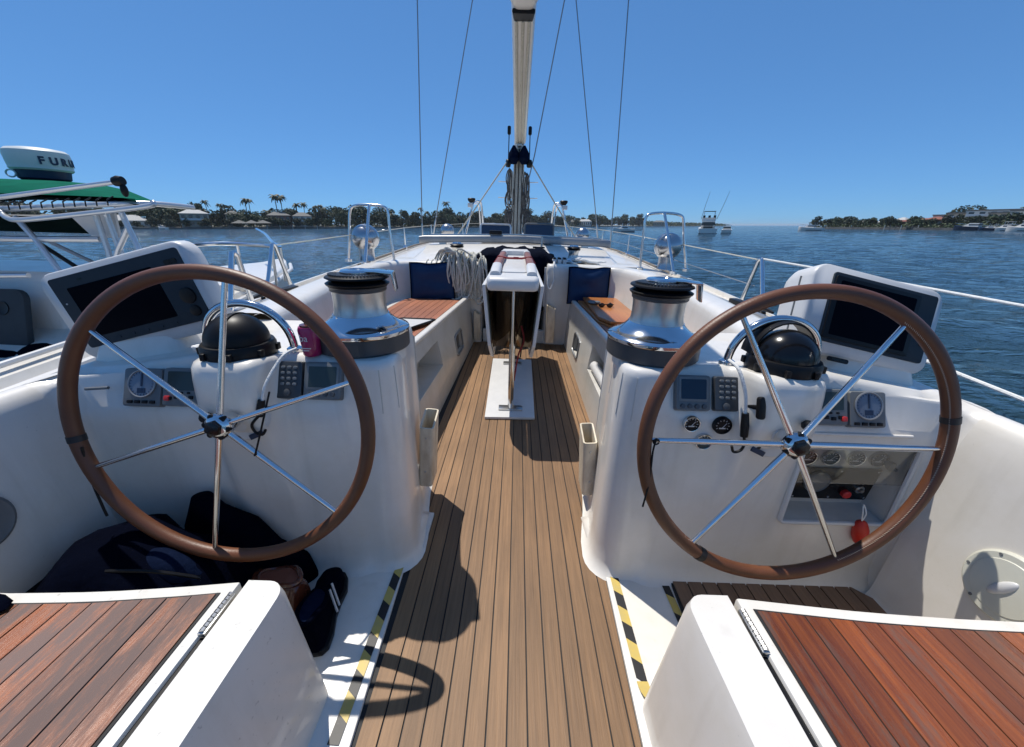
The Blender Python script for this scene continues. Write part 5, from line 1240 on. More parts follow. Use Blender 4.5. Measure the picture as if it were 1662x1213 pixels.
for k in range(7):
    part('dial', MB().lathe([(.055, .045), (.055, .058), (.046, .055)], 18, pm @ Matrix.Translation((-.13 + .145 * (k % 4), .10 - .17 * (k // 4), 0))), M['black'], ip)
part('console_rail', MB().tube(catmull([(-5.6, 3.17, .74), (-4.68, 3.15, .775), (-4.03, 3.17, .795)], 4), .02, 8), M['tubewhite'], nb)
part('dash_shelf', MB().box((-4.68, 2.96, .09), (1.7, .44, .05)), M['gel'], nb, bevel=.015)
for k, (x, y, z, rx, ry, rz) in enumerate(((-4.22, 2.91, .16, .21, .10, .065), (-3.92, 2.96, .185, .18, .09, .09), (-4.55, 2.86, .145, .17, .12, .065), (-4.0, 2.81, .13, .13, .065, .04))):
    part('dark_cloth', blob([[(x + rx * math.sin(t) * math.cos(a), y + ry * math.sin(t) * math.sin(a), z + rz * math.cos(t)) for a in [2 * math.pi * j / 16 for j in range(16)]] for t in [.05 + 3.04 * i / 8 for i in range(9)]], .05, 8, k), M['darkcloth'], nb, angle=80)
# canopy and its frame
rings = []
for x, k in ((-7.2, 1), (-6, 1), (-5, 1), (-4.3, .97), (-3.9, .86), (-3.66, .62), (-3.52, .30), (-3.44, .0)):
    prof = [(3.15, 1.405, 0), (3.2, 1.45, 1), (3.7, 1.545, 1), (4.0, 1.565, 1), (4.4, 1.54, 1), (4.7, 1.44, 1)]
    rings.append([Vector((x + (.50 - (y - 3.15) * .72 if x > -5 else 0), y, lerp(1.375, z, k if j else .6 + .4 * k))) for y, z, j in prof])
part('canopy', MB().loft(rings, closed=False), M['green'], nb, angle=80)
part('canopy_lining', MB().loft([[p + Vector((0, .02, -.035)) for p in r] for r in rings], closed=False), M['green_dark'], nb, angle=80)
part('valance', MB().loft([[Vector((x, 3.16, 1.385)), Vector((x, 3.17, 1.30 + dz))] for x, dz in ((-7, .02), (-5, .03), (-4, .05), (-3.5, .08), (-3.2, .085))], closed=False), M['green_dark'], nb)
part('frame_tube', MB().tube(catmull([(-7, 3.12, 1.27), (-5, 3.12, 1.28), (-4.0, 3.12, 1.295), (-3.2, 3.14, 1.345), (-2.95, 3.3, 1.365), (-2.86, 3.6, 1.35)], 5), .021, 10), M['tubewhite'], nb)
part('frame_tube', MB().tube(catmull([(-3.95, 3.1, 1.275), (-3.86, 3.05, 1.235), (-3.70, 3.02, 1.225), (-3.2, 3.05, 1.285), (-2.80, 3.1, 1.345), (-2.78, 3.12, 1.375)], 6), .018, 10), M['tubewhite'], nb)
for k in range(11):
    x = -3.95 + .085 * k; z = lerp(1.295, 1.35, k / 10)
    part('lacing', MB().tube([(x, 3.09, z - .01), (x + .012, 3.085, z + .03), (x + .02, 3.13, z + .055)], .005, 5), M['black'], nb)
rd = part('outrigger_rod', MB().tube([(-5.0, 2.95, 1.19), (-3.7, 2.95, 1.375), (-2.86, 2.95, 1.49)], .016, 8), M['tubewhite'], nb)
part('rod_tip', MB().lathe([(.03, -.03), (.036, 0), (.028, .03)], 14, frame((-2.83, 2.95, 1.497), (0, 1, 0), (1, 0, .13))).sphere((-2.81, 2.95, 1.44), (.022, .022, .045)), M['black'], rd)
part('radio_box', MB().prism([(-7, 3.3), (-3.52, 3.3), (-4.0, 3.9), (-7, 3.9)], 1.125, 1.24), M['green_dark'], nb, bevel=.02)
part('support_plate', MB().prism([(-3.62, 1.25), (-3.26, 1.30), (-3.28, 1.10), (-3.50, 1.10)], 3.28, 3.30, Matrix(((1, 0, 0, 0), (0, 0, 1, 0), (0, 1, 0, 0), (0, 0, 0, 1)))), M['white'], nb)
for pts in (((-3.98, 3.2, 1.24), (-3.86, 3.18, 1.07), (-3.62, 3.1, .70), (-3.5, 3.0, .4)), ((-3.33, 3.2, 1.30), (-3.33, 3.2, 1.0), (-3.34, 3.15, .4)), ((-3.27, 3.22, 1.30), (-3.25, 3.22, 1.0), (-3.2, 3.2, .4)), ((-3.13, 3.2, 1.33), (-3.06, 3.18, 1.05), (-2.95, 3.1, .5)), ((-3.10, 3.19, 1.18), (-3.24, 3.2, 1.02), (-3.32, 3.2, .9))):
    part('leg', MB().tube(pts, .020, 8), M['tubewhite'], nb)
part('cross_bar', MB().tube([(-5, 3.2, 1.065), (-4.0, 3.2, 1.075), (-3.36, 3.2, 1.09)], .024, 8), M['tubewhite'], nb)
part('stay_bar', MB().tube([(-3.86, 3.18, 1.06), (-3.55, 3.3, .70)], .016, 7), M['black'], nb)
part('stay_bar', MB().tube([(-3.78, 3.2, 1.06), (-3.38, 3.4, .72)], .014, 7), M['alu'], nb)
m = Matrix.Translation((-4.52, 4.0, 0)) @ Matrix.Diagonal((.74, .74, 1, 1))
rdm = part('radar_dome', MB().lathe([(.265, 1.635), (.285, 1.65), (.282, 1.665), (.285, 1.68), (.292, 1.76), (.285, 1.795), (.255, 1.815), (.15, 1.828), (.002, 1.832)], 44, m), M['radome'], nb)
part('radar_base', MB().lathe([(.20, 1.55), (.235, 1.57), (.25, 1.635), (.26, 1.637)], 40, m), M['navyplastic'], rdm)
for k, ch in enumerate('FURUNO'):
    a = R(-38 + 21 * k); n_ = Vector((math.cos(a), math.sin(a), 0)); p = Vector((-4.52, 4.0, 1.712)) + n_ * .2165
    part('lettering', text_mb(ch, .085, frame(p, (-n_.y, n_.x, 0), n_), .002, .0035), M['navyplastic'], rdm)
part('cable_loop', MB().tube([Vector((-4.62, 3.84, 1.60)) + Vector((.045 * math.cos(k), -.02, .030 * math.sin(k))) for k in [i * .5 for i in range(13)]], .007, 6, True), M['white'], rdm)
# bow pulpit
pp = catmull([(-3.45, 3.9, .99), (-3.02, 4.05, 1.03), (-2.80, 4.35, 1.00), (-2.84, 4.75, .97), (-3.2, 5.2, .99), (-3.9, 6.2, 1.05), (-4.4, 6.8, 1.1)], 6)
part('bow_rail', MB().tube(pp, .019, 8), M['steel'], nb)
for p in (pp[2], pp[8], pp[14], pp[19], pp[25]): part('rail_post', MB().tube([p, (p.x - .05, p.y + .05, .55)], .014, 7), M['steel'], nb)
part('bow_hatch', MB().box((-3.35, 4.6, .53), (.4, .5, .08)), M['gel'], nb, bevel=.03); part('fairlead', MB().box((-3.02, 4.4, .53), (.12, .2, .1)), M['gel'], nb, bevel=.03)

# ---------------------------------------------------------------- far shores
LSH = [(-520, 215), (-420, 224), (-279, 232), (-211, 235), (-120, 284), (-60, 360), (-8, 477), (60, 590), (150, 700), (260, 830), (400, 1000), (640, 1250)]
RSH = [(184, 268), (187, 253), (191, 200), (196, 161), (206, 110), (220, 60)]
for name, P, off in (('shore', LSH, (-.45, 1)), ('shore', RSH, (1, .1))):
    rings = []
    for i, p in enumerate(P):
        p = Vector((p[0], p[1], 0)); o = Vector((off[0], off[1], 0)).normalized(); j = Vector((noise.noise((i * 3.1, 1, 0)), noise.noise((i * 2.3, 5, 0)), 0)) * 2
        rings.append([p + j + o * d + Vector((0, 0, WATER + z)) for d, z in ((0, -1.5), (.0, .8), (.5, .85), (6, 1.0), (30, 1.5), (220, 2.5))])
    struct(name, MB().loft(rings, closed=False), M['sand'], boat=False, smooth=False)
    rings = [[Vector((p[0], p[1], WATER + z)) + Vector((off[0], off[1], 0)) * d for d, z in ((-.4, -1), (-.4, 1.0), (.2, 1.0))] for p in P]
    sw = thing('seawall', 'low concrete seawall along the %s shore' % ('left' if off[1] == 1 else 'right'), 'seawall', (P[2][0], P[2][1], WATER), boat=False)
    part('wall', MB().loft(rings, closed=False), M['seawall'], sw, smooth=False)
def along(P, t):
    L = [math.dist(a, b) for a, b in zip(P, P[1:])]; d = t * sum(L)
    for i, l in enumerate(L):
        if d <= l: return Vector((lerp(P[i][0], P[i + 1][0], d / l), lerp(P[i][1], P[i + 1][1], d / l), WATER + 1.0))
        d -= l
    return Vector((*P[-1], WATER + 1))

rt = random.Random(11)
def broad_tree(seed, h, w, dens):
    q = random.Random(seed); tr = MB(); cr = MB()
    tr.tube([(0, 0, 0), (q.uniform(-.2, .2), q.uniform(-.2, .2), h * .3), (q.uniform(-.4, .4), q.uniform(-.4, .4), h * .7)], [.30, .22, .10], 7)
    lobes = []
    for k in range(9):
        a = q.uniform(0, 6.28); d = q.uniform(.1, .62) * w / 2; z = h * q.uniform(.26, .84); r = w * q.uniform(.19, .31)
        lobes.append((Vector((d * math.cos(a), d * math.sin(a), z)), r)); tr.tube([(0, 0, h * .32), lobes[-1][0]], [.13, .04], 5)
    for c, r in lobes:
        for _ in range(dens):
            v = Vector((q.gauss(0, 1), q.gauss(0, 1), q.gauss(0, 1) * .8)).normalized() * r * (.55 + .55 * q.random() ** .5); v.z *= .75
            p = c + v
            if p.z < h * .12: continue
            s_ = q.uniform(.35, .85); u = Vector((q.gauss(0, 1), q.gauss(0, 1), q.gauss(0, .6))).normalized(); n_ = Vector((q.gauss(0, 1), q.gauss(0, 1), q.gauss(0, 1))).normalized(); t = u.cross(n_).normalized()
            cr.add([p - u * s_, p + t * s_ * .6, p + u * s_, p - t * s_ * .55], [(0, 1, 2, 3)])
    return tr.mesh('trunk', M['bark']), cr.mesh('crown', M['leaf%d' % (seed % 4)], smooth=False)
def palm_tree(seed, h):
    q = random.Random(seed); tr = MB(); cr = MB(); b = q.uniform(-.9, .9)
    top = Vector((b, q.uniform(-.4, .4), h)); tr.tube(catmull([(0, 0, 0), (b * .2, 0, h * .4), (b * .6, top.y * .5, h * .75), top], 4), [.24] + [.17] * 12, 7)
    for k in range(20):
        a = 2 * math.pi * k / 20 + q.uniform(-.2, .2); up = q.uniform(-.35, 1.0); L = q.uniform(2.0, 2.9); prev = None; vs = []; fs = []
        for j in range(7):
            t = j / 6; d = L * t; z = up * d * .8 - .30 * d * d * (1.1 - .3 * up); w = .42 * math.sin(math.pi * (.12 + .86 * t)) + .03
            c = top + Vector((d * math.cos(a), d * math.sin(a), z)); sd = Vector((-math.sin(a), math.cos(a), 0)) * w
            vs += [c + sd - Vector((0, 0, w * .6)), c, c - sd - Vector((0, 0, w * .6))]
            if j: o = 3 * j; fs += [(o - 3, o - 2, o + 1, o), (o - 2, o - 1, o + 2, o + 1)]
        cr.add(vs, fs)
    return tr.mesh('trunk', M['bark']), cr.mesh('crown', M['palmleaf'], smooth=False)
BT = [broad_tree(100 + k, *a) for k, a in enumerate(((9.5, 9, 95), (11, 10, 100), (8, 10, 95), (12.5, 9, 100), (7, 8, 80), (10, 13, 110)))]
PT = [palm_tree(200 + k, h) for k, h in enumerate((9, 11, 13, 10))]
TL = ['dense round tree %s', 'tall bushy tree %s', 'wide low tree %s', 'high narrow tree %s', 'small dark tree %s', 'broad spreading tree %s']
def bearing(p): return p.x / p.y * 669 + 841
MARKS = ((60, 'beyond the fishing boat console'), (110, 'behind the tan house under the canopy'), (165, 'beyond the fishing boat legs'), (235, 'around the low white house'), (285, 'right of the low white house'), (340, 'by the two storey tan house'), (395, 'above the leftmost boathouse'), (435, 'above the rightmost boathouse'), (470, 'over the brownish house'), (510, 'around the white balcony house'), (560, 'left of the left vent guard'), (600, 'inside the left vent guard'), (632, 'right of the left vent guard'), (665, 'just left of the outer left shroud'), (700, 'just right of the outer left shroud'), (740, 'near the inner left shroud'), (790, 'left of the granny bar'), (830, 'just left of the mast'), (880, 'just right of the mast'), (930, 'left of the inner right shroud'), (975, 'between the right shrouds'), (1030, 'right of the right shrouds'), (1110, 'beyond the right vent guard'), (1340, 'far beyond the fishing boat'), (1375, 'at the left tip of the right shore'), (1400, 'by the white boathouse'), (1445, 'left of the narrow white building'), (1500, 'among the red roofs'), (1545, 'at the leftmost apartment block'), (1600, 'at the middle apartment blocks'), (1640, 'behind the moored white yachts'), (9999, 'at the right edge'))
def plant(kind, i, p, sc, where, group):
    where = next(t for lim, t in MARKS if bearing(p) < lim) + (', back row' if 'behind' in where else ', on the shore')
    if not -60 < bearing(p) < 1720: return               # nothing of it is in the photograph
    tm, cm_ = (BT if kind == 'tree' else PT)[i]
    lab = (TL[i] if kind == 'tree' else 'palm tree %s') % where
    o = thing('broadleaf_tree' if kind == 'tree' else 'palm_tree', lab, 'tree' if kind == 'tree' else 'palm', p, group, boat=False)
    o.rotation_euler = (0, 0, rt.uniform(0, 6.28)); o.scale = (sc, sc, sc * rt.uniform(.88, 1.12))
    link('trunk', tm, o); link('crown', cm_, o)
inl = Vector((-.42, .9, 0))
HOLES = []                                            # stretches of shore kept open in front of houses: (px bearing from, to)
def bearing(p): return p.x / p.y * 669 + 841
def clear(p, row):
    b = bearing(p); return any(a < b < c for a, c in ((168, 236), (285, 338), (436, 510), (45, 118)) ) and row == 0
for i in range(74):
    p = along(LSH[1:7], i / 73) + inl * (9 + rt.uniform(-3, 4))
    if not clear(p, 0): plant('tree', rt.choice((0, 2, 4, 2, 5)), p, rt.uniform(.75, 1.1), 'left shore near the water', 'trees along the left shore')
for i in range(84):
    p = along(LSH[1:7], i / 83) + inl * (26 + rt.uniform(-6, 8)); plant('tree', rt.choice((0, 1, 3, 5, 1)), p, rt.uniform(1.0, 1.45), 'left shore behind the front row', 'trees along the left shore')
for px, d, sc in ((268, 22, 1.15), (243, 20, 1.2), (225, 24, 1.1), (255, 28, 1.25), (560, 25, 1.05), (735, 40, 1.25), (748, 44, 1.3)):
    for k in range(900):
        p = along(LSH[1:7], k / 899)
        if bearing(p) >= px: break
    plant('tree', 5, p + inl * d, sc, 'left shore rising above its neighbours', 'tall trees on the left shore')
for px, sc in ((395, 1.10), (399, 1.0), (447, 1.30), (455, 1.15), (469, .95), (480, 1.12), (325, .9), (512, .92), (520, 1.0), (528, .9), (575, .95), (640, .95), (688, 1.0), (700, .9), (735, 1.35), (350, .85), (428, .95), (492, .9), (312, .8), (540, .85)):
    for k in range(900):
        p = along(LSH[1:7], k / 899)
        if bearing(p) >= px: break
    plant('palm', rt.randrange(4), p + inl * (14 + rt.uniform(-4, 6)), sc * 1.22, 'left shore standing above the treeline', 'palms on the left shore')
for i in range(64):
    p = along(LSH[6:10], i / 63) + Vector((-.5, .85, 0)) * (14 + rt.uniform(-8, 16)); plant('tree', rt.choice((0, 1, 2, 3, 5)), p, rt.uniform(1.2, 1.8), 'distant shore beyond the mast', 'trees on the distant shore')
for px, dist, kind, sc in ((268, 236, 2, .62), (296, 243, 4, .8), (332, 244, 4, .75), (322, 242, 2, .45), (371, 256, 2, .75), (384, 257, 4, .7), (441, 262, 4, .95), (452, 262, 4, .7), (463, 264, 2, .62), (481, 267, 4, .72), (499, 268, 4, .85), (188, 236, 4, .5), (213, 236, 4, .55), (60, 232, 4, .6), (100, 236, 4, .7)):
    plant('tree', kind, Vector(((px - 841) / 669 * dist, dist, WATER + .9)), sc, 'left shore in front of the houses', 'garden trees in front of the left shore houses')
# the far end of the shore reads as one low mass
mass = MB(); q = random.Random(3)
for k in range(5200):
    t = q.random(); p = along(LSH[9:12], t); hh = (13 * (1 - .45 * t)) * (.55 + .45 * noise.noise((t * 40, 2, 0)) + .15)
    c = p + Vector((q.uniform(-30, 0), q.uniform(5, 50), q.random() * max(2, hh))); s_ = q.uniform(.9, 2.2); u = Vector((q.gauss(0, 1), q.gauss(0, 1), q.gauss(0, .5))).normalized(); w_ = u.cross(Vector((q.gauss(0, 1), q.gauss(0, 1), q.gauss(0, 1)))).normalized()
    mass.add([c - u * s_, c + w_ * s_ * .7, c + u * s_, c - w_ * s_ * .7], [(0, 1, 2, 3)])
fw = link('woodland', mass.mesh('woodland', M['leaf0'], smooth=False)); fw['kind'] = 'stuff'
ug = MB(); q = random.Random(4)
for k in range(9000):
    p = along(LSH[1:9], q.random() ** 1.3) + inl * q.uniform(5, 40); s_ = q.uniform(.5, 1.1)
    c = p + Vector((0, 0, q.random() ** 1.5 * 3.6)); u = Vector((q.gauss(0, 1), q.gauss(0, 1), q.gauss(0, .5))).normalized(); w_ = u.cross(Vector((q.gauss(0, 1), q.gauss(0, 1), q.gauss(0, 1)))).normalized()
    if any(a < bearing(p) < b_ for a, b_ in ((172, 232), (290, 335), (478, 506))) and (p - along(LSH[1:9], 0)).length and c.z > WATER + 2.2: continue
    ug.add([c - u * s_, c + w_ * s_ * .7, c + u * s_, c - w_ * s_ * .7], [(0, 1, 2, 3)])
for k in range(2600):
    p = along(RSH, q.random() * .95) + Vector((1, .15, 0)) * q.uniform(2, 9); s_ = q.uniform(.35, .75)
    c = p + Vector((0, 0, q.random() ** 1.6 * 2.0)); u = Vector((q.gauss(0, 1), q.gauss(0, 1), q.gauss(0, .5))).normalized(); w_ = u.cross(Vector((q.gauss(0, 1), q.gauss(0, 1), q.gauss(0, 1)))).normalized()
    ug.add([c - u * s_, c + w_ * s_ * .7, c + u * s_, c - w_ * s_ * .7], [(0, 1, 2, 3)])
uo = link('undergrowth', ug.mesh('undergrowth', M['leaf1'], smooth=False)); uo['kind'] = 'stuff'
rin = Vector((1, .15, 0))
for i in range(78):
    p = along(RSH, i / 77 * .92) + rin * (7 + rt.uniform(-3, 12))
    plant('tree', rt.choice((0, 2, 4, 4)), p, rt.uniform(.55, .8), 'right shore', 'trees along the right shore')
for i in range(30):
    p = along(RSH, .25 + i / 29 * .7) + rin * (34 + rt.uniform(-6, 14)); plant('tree', rt.choice((0, 1, 5)), p, rt.uniform(.7, .95), 'right shore behind the buildings', 'trees along the right shore')

def house(px, dist, w, d, h, wall, roof, label, storeys=1, roofh=2.4, cat='house', yaw=None, cols=None, flat=False, porch=False, onshore=LSH):
    b = (px - 841) / 669; p = Vector((b * dist, dist, WATER + 1.1)); ya = -math.atan2(p.x, p.y) if yaw is None else yaw
    root = thing('house' if cat == 'house' else cat.replace(' ', '_'), label, cat, p, boat=False)
    m = Matrix.Translation(p) @ Matrix.Rotation(ya, 4, 'Z')
    part('wall', MB().box((0, d / 2, h / 2), (w, d, h), m), M[wall], root, smooth=False)
    o = .5; rf = MB()
    if flat: rf.box((0, d / 2, h + .25), (w + .5, d + .5, .5), m)
    else:
        rg = max(.6, w / 2 - d * .42)
        vs = [(-w / 2 - o, -o, h), (w / 2 + o, -o, h), (w / 2 + o, d + o, h), (-w / 2 - o, d + o, h), (-rg, d / 2, h + roofh), (rg, d / 2, h + roofh), (-w / 2 - o, -o, h - .2), (w / 2 + o, -o, h - .2), (w / 2 + o, d + o, h - .2), (-w / 2 - o, d + o, h - .2)]
        rf.add(vs, [(0, 1, 5, 4), (1, 2, 5), (2, 3, 4, 5), (3, 0, 4), (0, 6, 7, 1), (1, 7, 8, 2), (2, 8, 9, 3), (3, 9, 6, 0), (6, 9, 8, 7)], m)
    part('roof', rf, M[roof], root, smooth=False)
    cols = cols or max(2, int(w / 3)); sh = h / storeys
    for st in range(storeys):
        for k in range(cols):
            x = -w / 2 + w * (k + .5) / cols; ww = w / cols * .5
            wn_ = part('window', MB().box((x, -.03, sh * (st + .52)), (ww, .12, sh * .5), m), M['glass_dark'], root, smooth=False)
            part('sill', MB().box((x, -.12, sh * (st + .24)), (ww + .2, .25, .12), m), M['white'], wn_, smooth=False)
        if storeys > 1 and st: part('balcony', MB().box((0, -.9, sh * st), (w * .92, 1.7, .18), m), M['plaster'], root, smooth=False); part('balcony_rail', MB().box((0, -1.7, sh * st + .55), (w * .92, .08, .9), m), M['white'], root, smooth=False)
    if porch:
        for k in range(5): part('column', MB().box((-w / 2 + w * k / 4, -2.2, h * .45), (.3, .3, h * .9), m), M['plaster'], root, smooth=False)
        part('porch_roof', MB().box((0, -1.2, h * .92), (w + .4, 2.6, .25), m), M[roof], root, smooth=False)
    return root
house(32, 236, 26, 10, 4.6, 'plaster_tan', 'roof_grey', 'long tan house behind the fishing boat, at the left edge', 1, 2.2, cols=6, porch=True)
house(82, 240, 17, 9, 5.0, 'plaster_tan', 'roof_grey', 'tan house seen under the fishing boat canopy', 1, 2.2, cols=4)
house(118, 246, 10, 8, 3.6, 'plaster', 'roof_white', 'small white roofed house under the canopy plate', 1, 2.4)
house(200, 240, 19, 11, 3.6, 'plaster', 'roof_white', 'low white house with big white roof right of the canopy legs', 1, 3.2)
house(313, 246, 14, 10, 7.6, 'plaster_tan', 'roof_white', 'two storey tan house with white roof on the left shore', 2, 2.2)
house(281, 262, 9, 8, 9.4, 'plaster', 'roof_white', 'white gabled house top showing above trees on the left shore', 2, 2.0)
house(377, 262, 8, 7, 7.6, 'plaster_tan', 'roof_grey', 'small tan house top among trees left of the palms', 2, 2.0)
house(452, 268, 13, 9, 7.0, 'plaster_red', 'roof_grey', 'brownish two storey house under the tall palms', 2, 2.2)
house(490, 272, 11, 9, 6.6, 'plaster', 'roof_grey', 'white two storey house with balcony right of the tall palms', 2, 2.4)
house(634, 345, 9, 7, 4.0, 'plaster', 'roof_grey', 'small pale house behind the left cowl vent guard', 1, 1.6)
house(676, 370, 12, 8, 4.2, 'plaster_tan', 'roof_grey', 'low pale house right of the left cowl vent guard', 1, 1.8)
house(765, 455, 16, 9, 5.5, 'plaster', 'roof_grey', 'pale house on the shore left of the mast', 1, 2.2)
house(930, 640, 26, 12, 6.0, 'plaster_tan', 'roof_grey', 'distant pale house right of the mast', 1, 3)
house(948, 660, 22, 12, 7.0, 'plaster', 'roof_white', 'distant white roofed house beside the right shrouds', 1, 3)
house(1068, 820, 22, 12, 7.0, 'plaster_tan', 'roof_grey', 'distant tan house beyond the right vent guard', 1, 3)
RY = lambda px: interp([(1340, 268), (1400, 232), (1500, 196), (1600, 170), (1662, 158), (1720, 148)], px)
for px, w, h, wl_, rf, lab, st in ((1398, 9, 2.6, 'plaster', 'roof_white', 'small white boathouse on the right shore', 1), (1449, 4, 3.6, 'plaster', 'roof_white', 'narrow white building at the end of the red roofs', 1), (1467, 10, 2.8, 'plaster_red', 'roof_red', 'first red roofed house on the right shore', 1), (1484, 9, 3.0, 'plaster_red', 'roof_red', 'second red roofed house on the right shore', 1), (1502, 8, 3.6, 'plaster_red', 'roof_red', 'third red roofed house, next to the apartments', 1)):
    house(px, RY(px) + 8, w, 8, h, wl_, rf, lab, st, 1.3, yaw=R(-62))
for px, w, h, lab in ((1528, 13, 5.6, 'leftmost pale apartment block on the right shore'), (1556, 15, 6.0, 'apartment block behind the dark hulled yacht'), (1592, 17, 6.2, 'apartment block left of the moored white yachts'), (1628, 16, 6.0, 'apartment block behind the moored white yachts'), (1664, 16, 6.0, 'apartment block at the right edge')):
    house(px, RY(px) + 14, w, 10, h + (px * 7 % 5) * .35 - .6, 'plaster_tan' if px in (1556, 1628) else 'plaster', 'roof_grey', lab, 3, 1.2, 'apartment block', yaw=R(-62), flat=True, cols=5)
def dock(px, dist, L, n, label):
    b = (px - 841) / 669; p = Vector((b * dist, dist, WATER)); root = thing('dock', label, 'dock', p, boat=False)
    m = Matrix.Translation(p) @ Matrix.Rotation(-math.atan2(p.x, p.y), 4, 'Z')
    part('deck', MB().box((0, 0, 1.3), (L, 2.2, .25), m), M['pile'], root, smooth=False)
    for k in range(n):
        part('pile', MB().lathe([(.16, -1), (.15, 2.1)], 7, m @ Matrix.Translation((-L / 2 + L * k / (n - 1), -1.1, 0))), M['pile'] if k % 3 else M['plaster'], root)
dock(475, 258, 30, 14, 'long timber dock below the white balcony house'); dock(120, 228, 22, 10, 'timber dock seen under the fishing boat canopy'); dock(1455, 205, 12, 7, 'timber dock on the right shore')
for px, w in ((385, 9), (405, 8), (424, 9)):
    b = (px - 841) / 669; p = Vector((b * 244, 244, WATER)); root = thing('boathouse', ('open boathouse with grey hip roof, %s of three by the water' % {385: 'leftmost', 405: 'middle', 424: 'rightmost'}[px]), 'boathouse', p, boat=False)
    m = Matrix.Translation(p) @ Matrix.Rotation(-math.atan2(p.x, p.y), 4, 'Z')
    part('roof', MB().add([(-w / 2, -3, 3.2), (w / 2, -3, 3.2), (w / 2, 3, 3.2), (-w / 2, 3, 3.2), (0, 0, 5.0)], [(0, 1, 4), (1, 2, 4), (2, 3, 4), (3, 0, 4), (3, 2, 1, 0)], m), M['roof_grey'], root, smooth=False)
    for sx in (-1, 1):
        for sy in (-1, 1): part('post', MB().box((sx * w * .44, sy * 2.6, 1.3), (.25, .25, 4.2), m), M['pile'], root, smooth=False)

# ---------------------------------------------------------------- boats on the water
def motorboat(p, yaw, L, B, label, hull='gel', fly=False, rigs=False, hard=True, low=False, group=None):
    root = thing('motor_boat', label, 'boat', p, group, boat=False); m = Matrix.Translation(p) @ Matrix.Rotation(yaw, 4, 'Z')
    fb = L * .085 + .35; rings = []
    for t, w, zs in ((-.5, .92, .0), (-.48, .95, .0), (-.2, 1, .02), (.1, .96, .12), (.3, .74, .28), (.43, .38, .42), (.5, .02, .5)):
        y = t * L; hw = B / 2 * w; zd = fb * (1 + zs); rings.append([Vector(a) for a in ((-hw, y, zd), (-hw * .9, y, zd * .35), (-hw * .72, y, -.3), (hw * .72, y, -.3), (hw * .9, y, zd * .35), (hw, y, zd), (hw * .92, y, zd + .04), (-hw * .92, y, zd + .04))])
    part('hull', MB().loft(rings, m=m), M[hull], root, angle=30)
    part('boot_stripe', MB().loft([[Vector((q * a, y, z)) for a, z in ((B * .476, .10), (B * .482, .28))] for q, y in ((-1, L * .12), (-1, -L * .5), (1, -L * .5), (1, L * .12))], closed=False, m=m), M['hullblue'], root, smooth=False)
    ch = B * (.34 if low else .42); cabin = [[Vector((a, y, z)) for a, z in ((-w, fb), (-w * .9, fb + ch * k), (w * .9, fb + ch * k), (w, fb))] for y, w, k in ((-L * .16, B * .38, 1), (L * .08, B * .37, 1), (L * .22, B * .30, .35), (L * .34, B * .18, .12))]
    part('cabin', MB().loft(cabin, m=m), M['gel'], root, smooth=False)
    part('window', MB().loft([[Vector((a, y, z)) for a, z in ((-w * 1.005, fb + ch * .42), (-w * .93, fb + ch * .82), (w * .93, fb + ch * .82), (w * 1.005, fb + ch * .42))] for y, w in ((-L * .165, B * .372), (L * .09, B * .362))], m=m), M['glass_dark'], root, smooth=False)
    z1 = fb + ch
    if fly:
        part('flybridge', MB().loft([[Vector((a * B * .36, y, z)) for a, z in ((-1, z1 + .02), (-1.02, z1 + .75), (1.02, z1 + .75), (1, z1 + .02))] for y in (-L * .14, L * .07)], m=m), M['gel'], root, smooth=False)
        st = MB()
        for q in (-.28, 0, .28): st.box((q * B, -L * .145, z1 + .98), (.5, .35, .5), m)
        part('helm_seats', st, M['black'], root, smooth=False)
        part('hardtop', MB().box((0, -L * .03, z1 + 2.15), (B * .62, L * .2, .12), m), M['navy'], root, bevel=.04, smooth=False)
        for sx in (-1, 1):
            for yy in (-L * .11, L * .05): part('post', MB().tube([(sx * B * .31, yy, z1 + .7), (sx * B * .28, yy, z1 + 2.1)], .045, 6, m=m), M['tubewhite'], root)
        part('cockpit_plate', MB().box((0, -L * .30, fb + .55), (B * .66, L * .25, .06), m), M['gel'], root, smooth=False)  # flat white gelcoat plate over the aft cockpit
        part('cabin_door', MB().box((0, -L * .163, fb + ch * .45), (B * .5, .06, ch * .8), m), M['glass_dark'], root, smooth=False)
    elif hard:
        part('hardtop', MB().box((0, -L * .05, z1 + 1.0), (B * .72, L * .3, .12), m), M['navy'] if low else M['gel'], root, bevel=.04, smooth=False)
        for sx in (-1, 1):
            for yy in (-L * .17, L * .07): part('post', MB().tube([(sx * B * .33, yy, z1 * .8), (sx * B * .33, yy, z1 + 1.0)], .05, 6, m=m), M['tubewhite'], root)
    if rigs:
        for sx in (-1, 1): part('outrigger', MB().tube([(sx * B * .42, -L * .05, z1 + .4), (sx * B * .42 + sx * .2 + .6, -L * .2, z1 + 3.4), (sx * B * .42 + sx * .3 + 1.2, -L * .3, z1 + 6.3)], [.055, .045, .03], 6, m=m), M['alu'], root)
    part('bow_rail', MB().tube(catmull([(-B * .42, L * .15, fb + .9), (-B * .25, L * .36, fb * 1.4 + .8), (0, L * .48, fb * 1.5 + .8), (B * .25, L * .36, fb * 1.4 + .8), (B * .42, L * .15, fb + .9)], 4), .035, 6, m=m), M['steel'], root)
    return root
motorboat(Vector((46.6, 102, WATER)), -math.atan2(46.6, 102) + .05, 11, 4.1, 'white sport fishing boat seen from astern with flybridge and two tall outriggers', fly=True, rigs=True)
motorboat(Vector((33.3, 130, WATER)), R(80), 6.6, 2.4, 'small grey white motor boat side on, right of the mast', low=True)
motorboat(Vector((119.5, 169.7, WATER)), R(35), 8.8, 3.2, 'white cabin cruiser alone near the right shore, dark top', low=True)
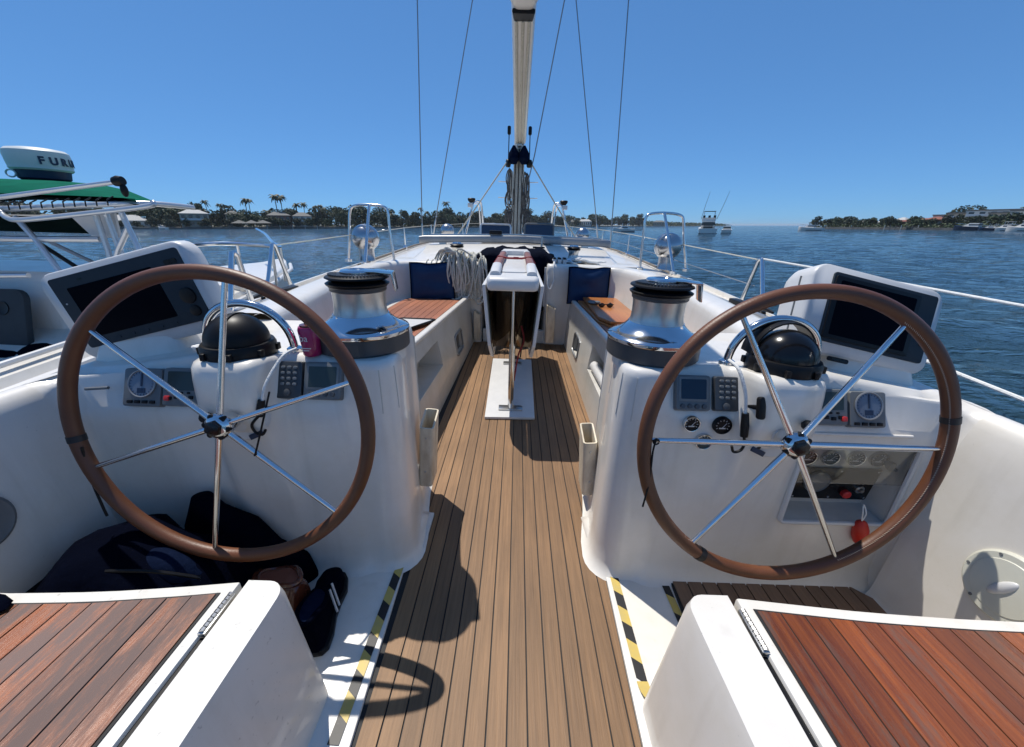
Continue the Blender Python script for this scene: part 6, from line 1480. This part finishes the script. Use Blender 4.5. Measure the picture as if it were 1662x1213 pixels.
motorboat(Vector((53.5, 106, WATER)), -.5, 7, 2.4, 'small boat partly behind the white sport fishing boat', low=True, hard=False)
motorboat(Vector((1569 - 841, 669, 0)) / 669 * 172 + Vector((0, 0, WATER)), R(20), 12, 3.6, 'dark hulled motor yacht moored along the right shore', hull='hullblue', hard=False)
motorboat(Vector((1598 - 841, 669, 0)) / 669 * 164 + Vector((0, 0, WATER)), R(25), 7, 2.6, 'small dark hulled boat moored between the yachts on the right', hull='hullblue', low=True)
motorboat(Vector((1622 - 841, 669, 0)) / 669 * 160 + Vector((0, 0, WATER)), R(20), 8, 3.0, 'white motor yacht moored second from the right edge', hard=True)
motorboat(Vector((1652 - 841, 669, 0)) / 669 * 152 + Vector((0, 0, WATER)), R(15), 10, 3.4, 'white motor yacht moored at the right edge', hard=True)
motorboat(Vector((255 - 841, 669, 0)) / 669 * 226 + Vector((0, 0, WATER)), R(70), 7, 2.4, 'small white boat at the left seawall right of the canopy legs', low=True, hard=False)

# tell apart trees of one kind that stand at the same landmark
same = {}
for o in bpy.data.objects:
    if o.get('category') in ('tree', 'palm'): same.setdefault(o['label'], []).append(o)
ORD = ('leftmost', 'second from left', 'third from left', 'fourth from left', 'fifth from left', 'sixth from left', 'seventh from left', 'eighth from left', 'ninth from left', 'tenth from left', 'eleventh from left', 'twelfth from left')
for lab, os_ in same.items():
    if len(os_) > 1:
        for k, o in enumerate(sorted(os_, key=lambda o: bearing(o.location))): o['label'] = lab.replace(', on the shore', '') + ', ' + ORD[min(k, 11)]
# ---------------------------------------------------------------- heel everything that belongs to the yacht
nb.location += NB_DROP                                # she rides a little lower than the yacht
for o in BOAT: o.matrix_basis = HEEL @ Matrix.LocRotScale(o.location, o.rotation_euler, o.scale)
# ---------------------------------------------------------------- summer air over the water
hz = MB().box((0, 0, 12.0), (34000, 34000, 31.0))
hzo = link('haze', hz.mesh('haze', bpy.data.materials.new('sea_air'), smooth=False)); hzo['kind'] = 'stuff'
hm_ = hzo.data.materials[0]; hm_.use_nodes = True; hn = hm_.node_tree.nodes; hn.clear()
ho = hn.new('ShaderNodeOutputMaterial'); hv = hn.new('ShaderNodeVolumePrincipled')
hv.inputs['Color'].default_value = (.80, .88, .95, 1); hv.inputs['Density'].default_value = .00011
hm_.node_tree.links.new(hv.outputs[0], ho.inputs['Volume'])
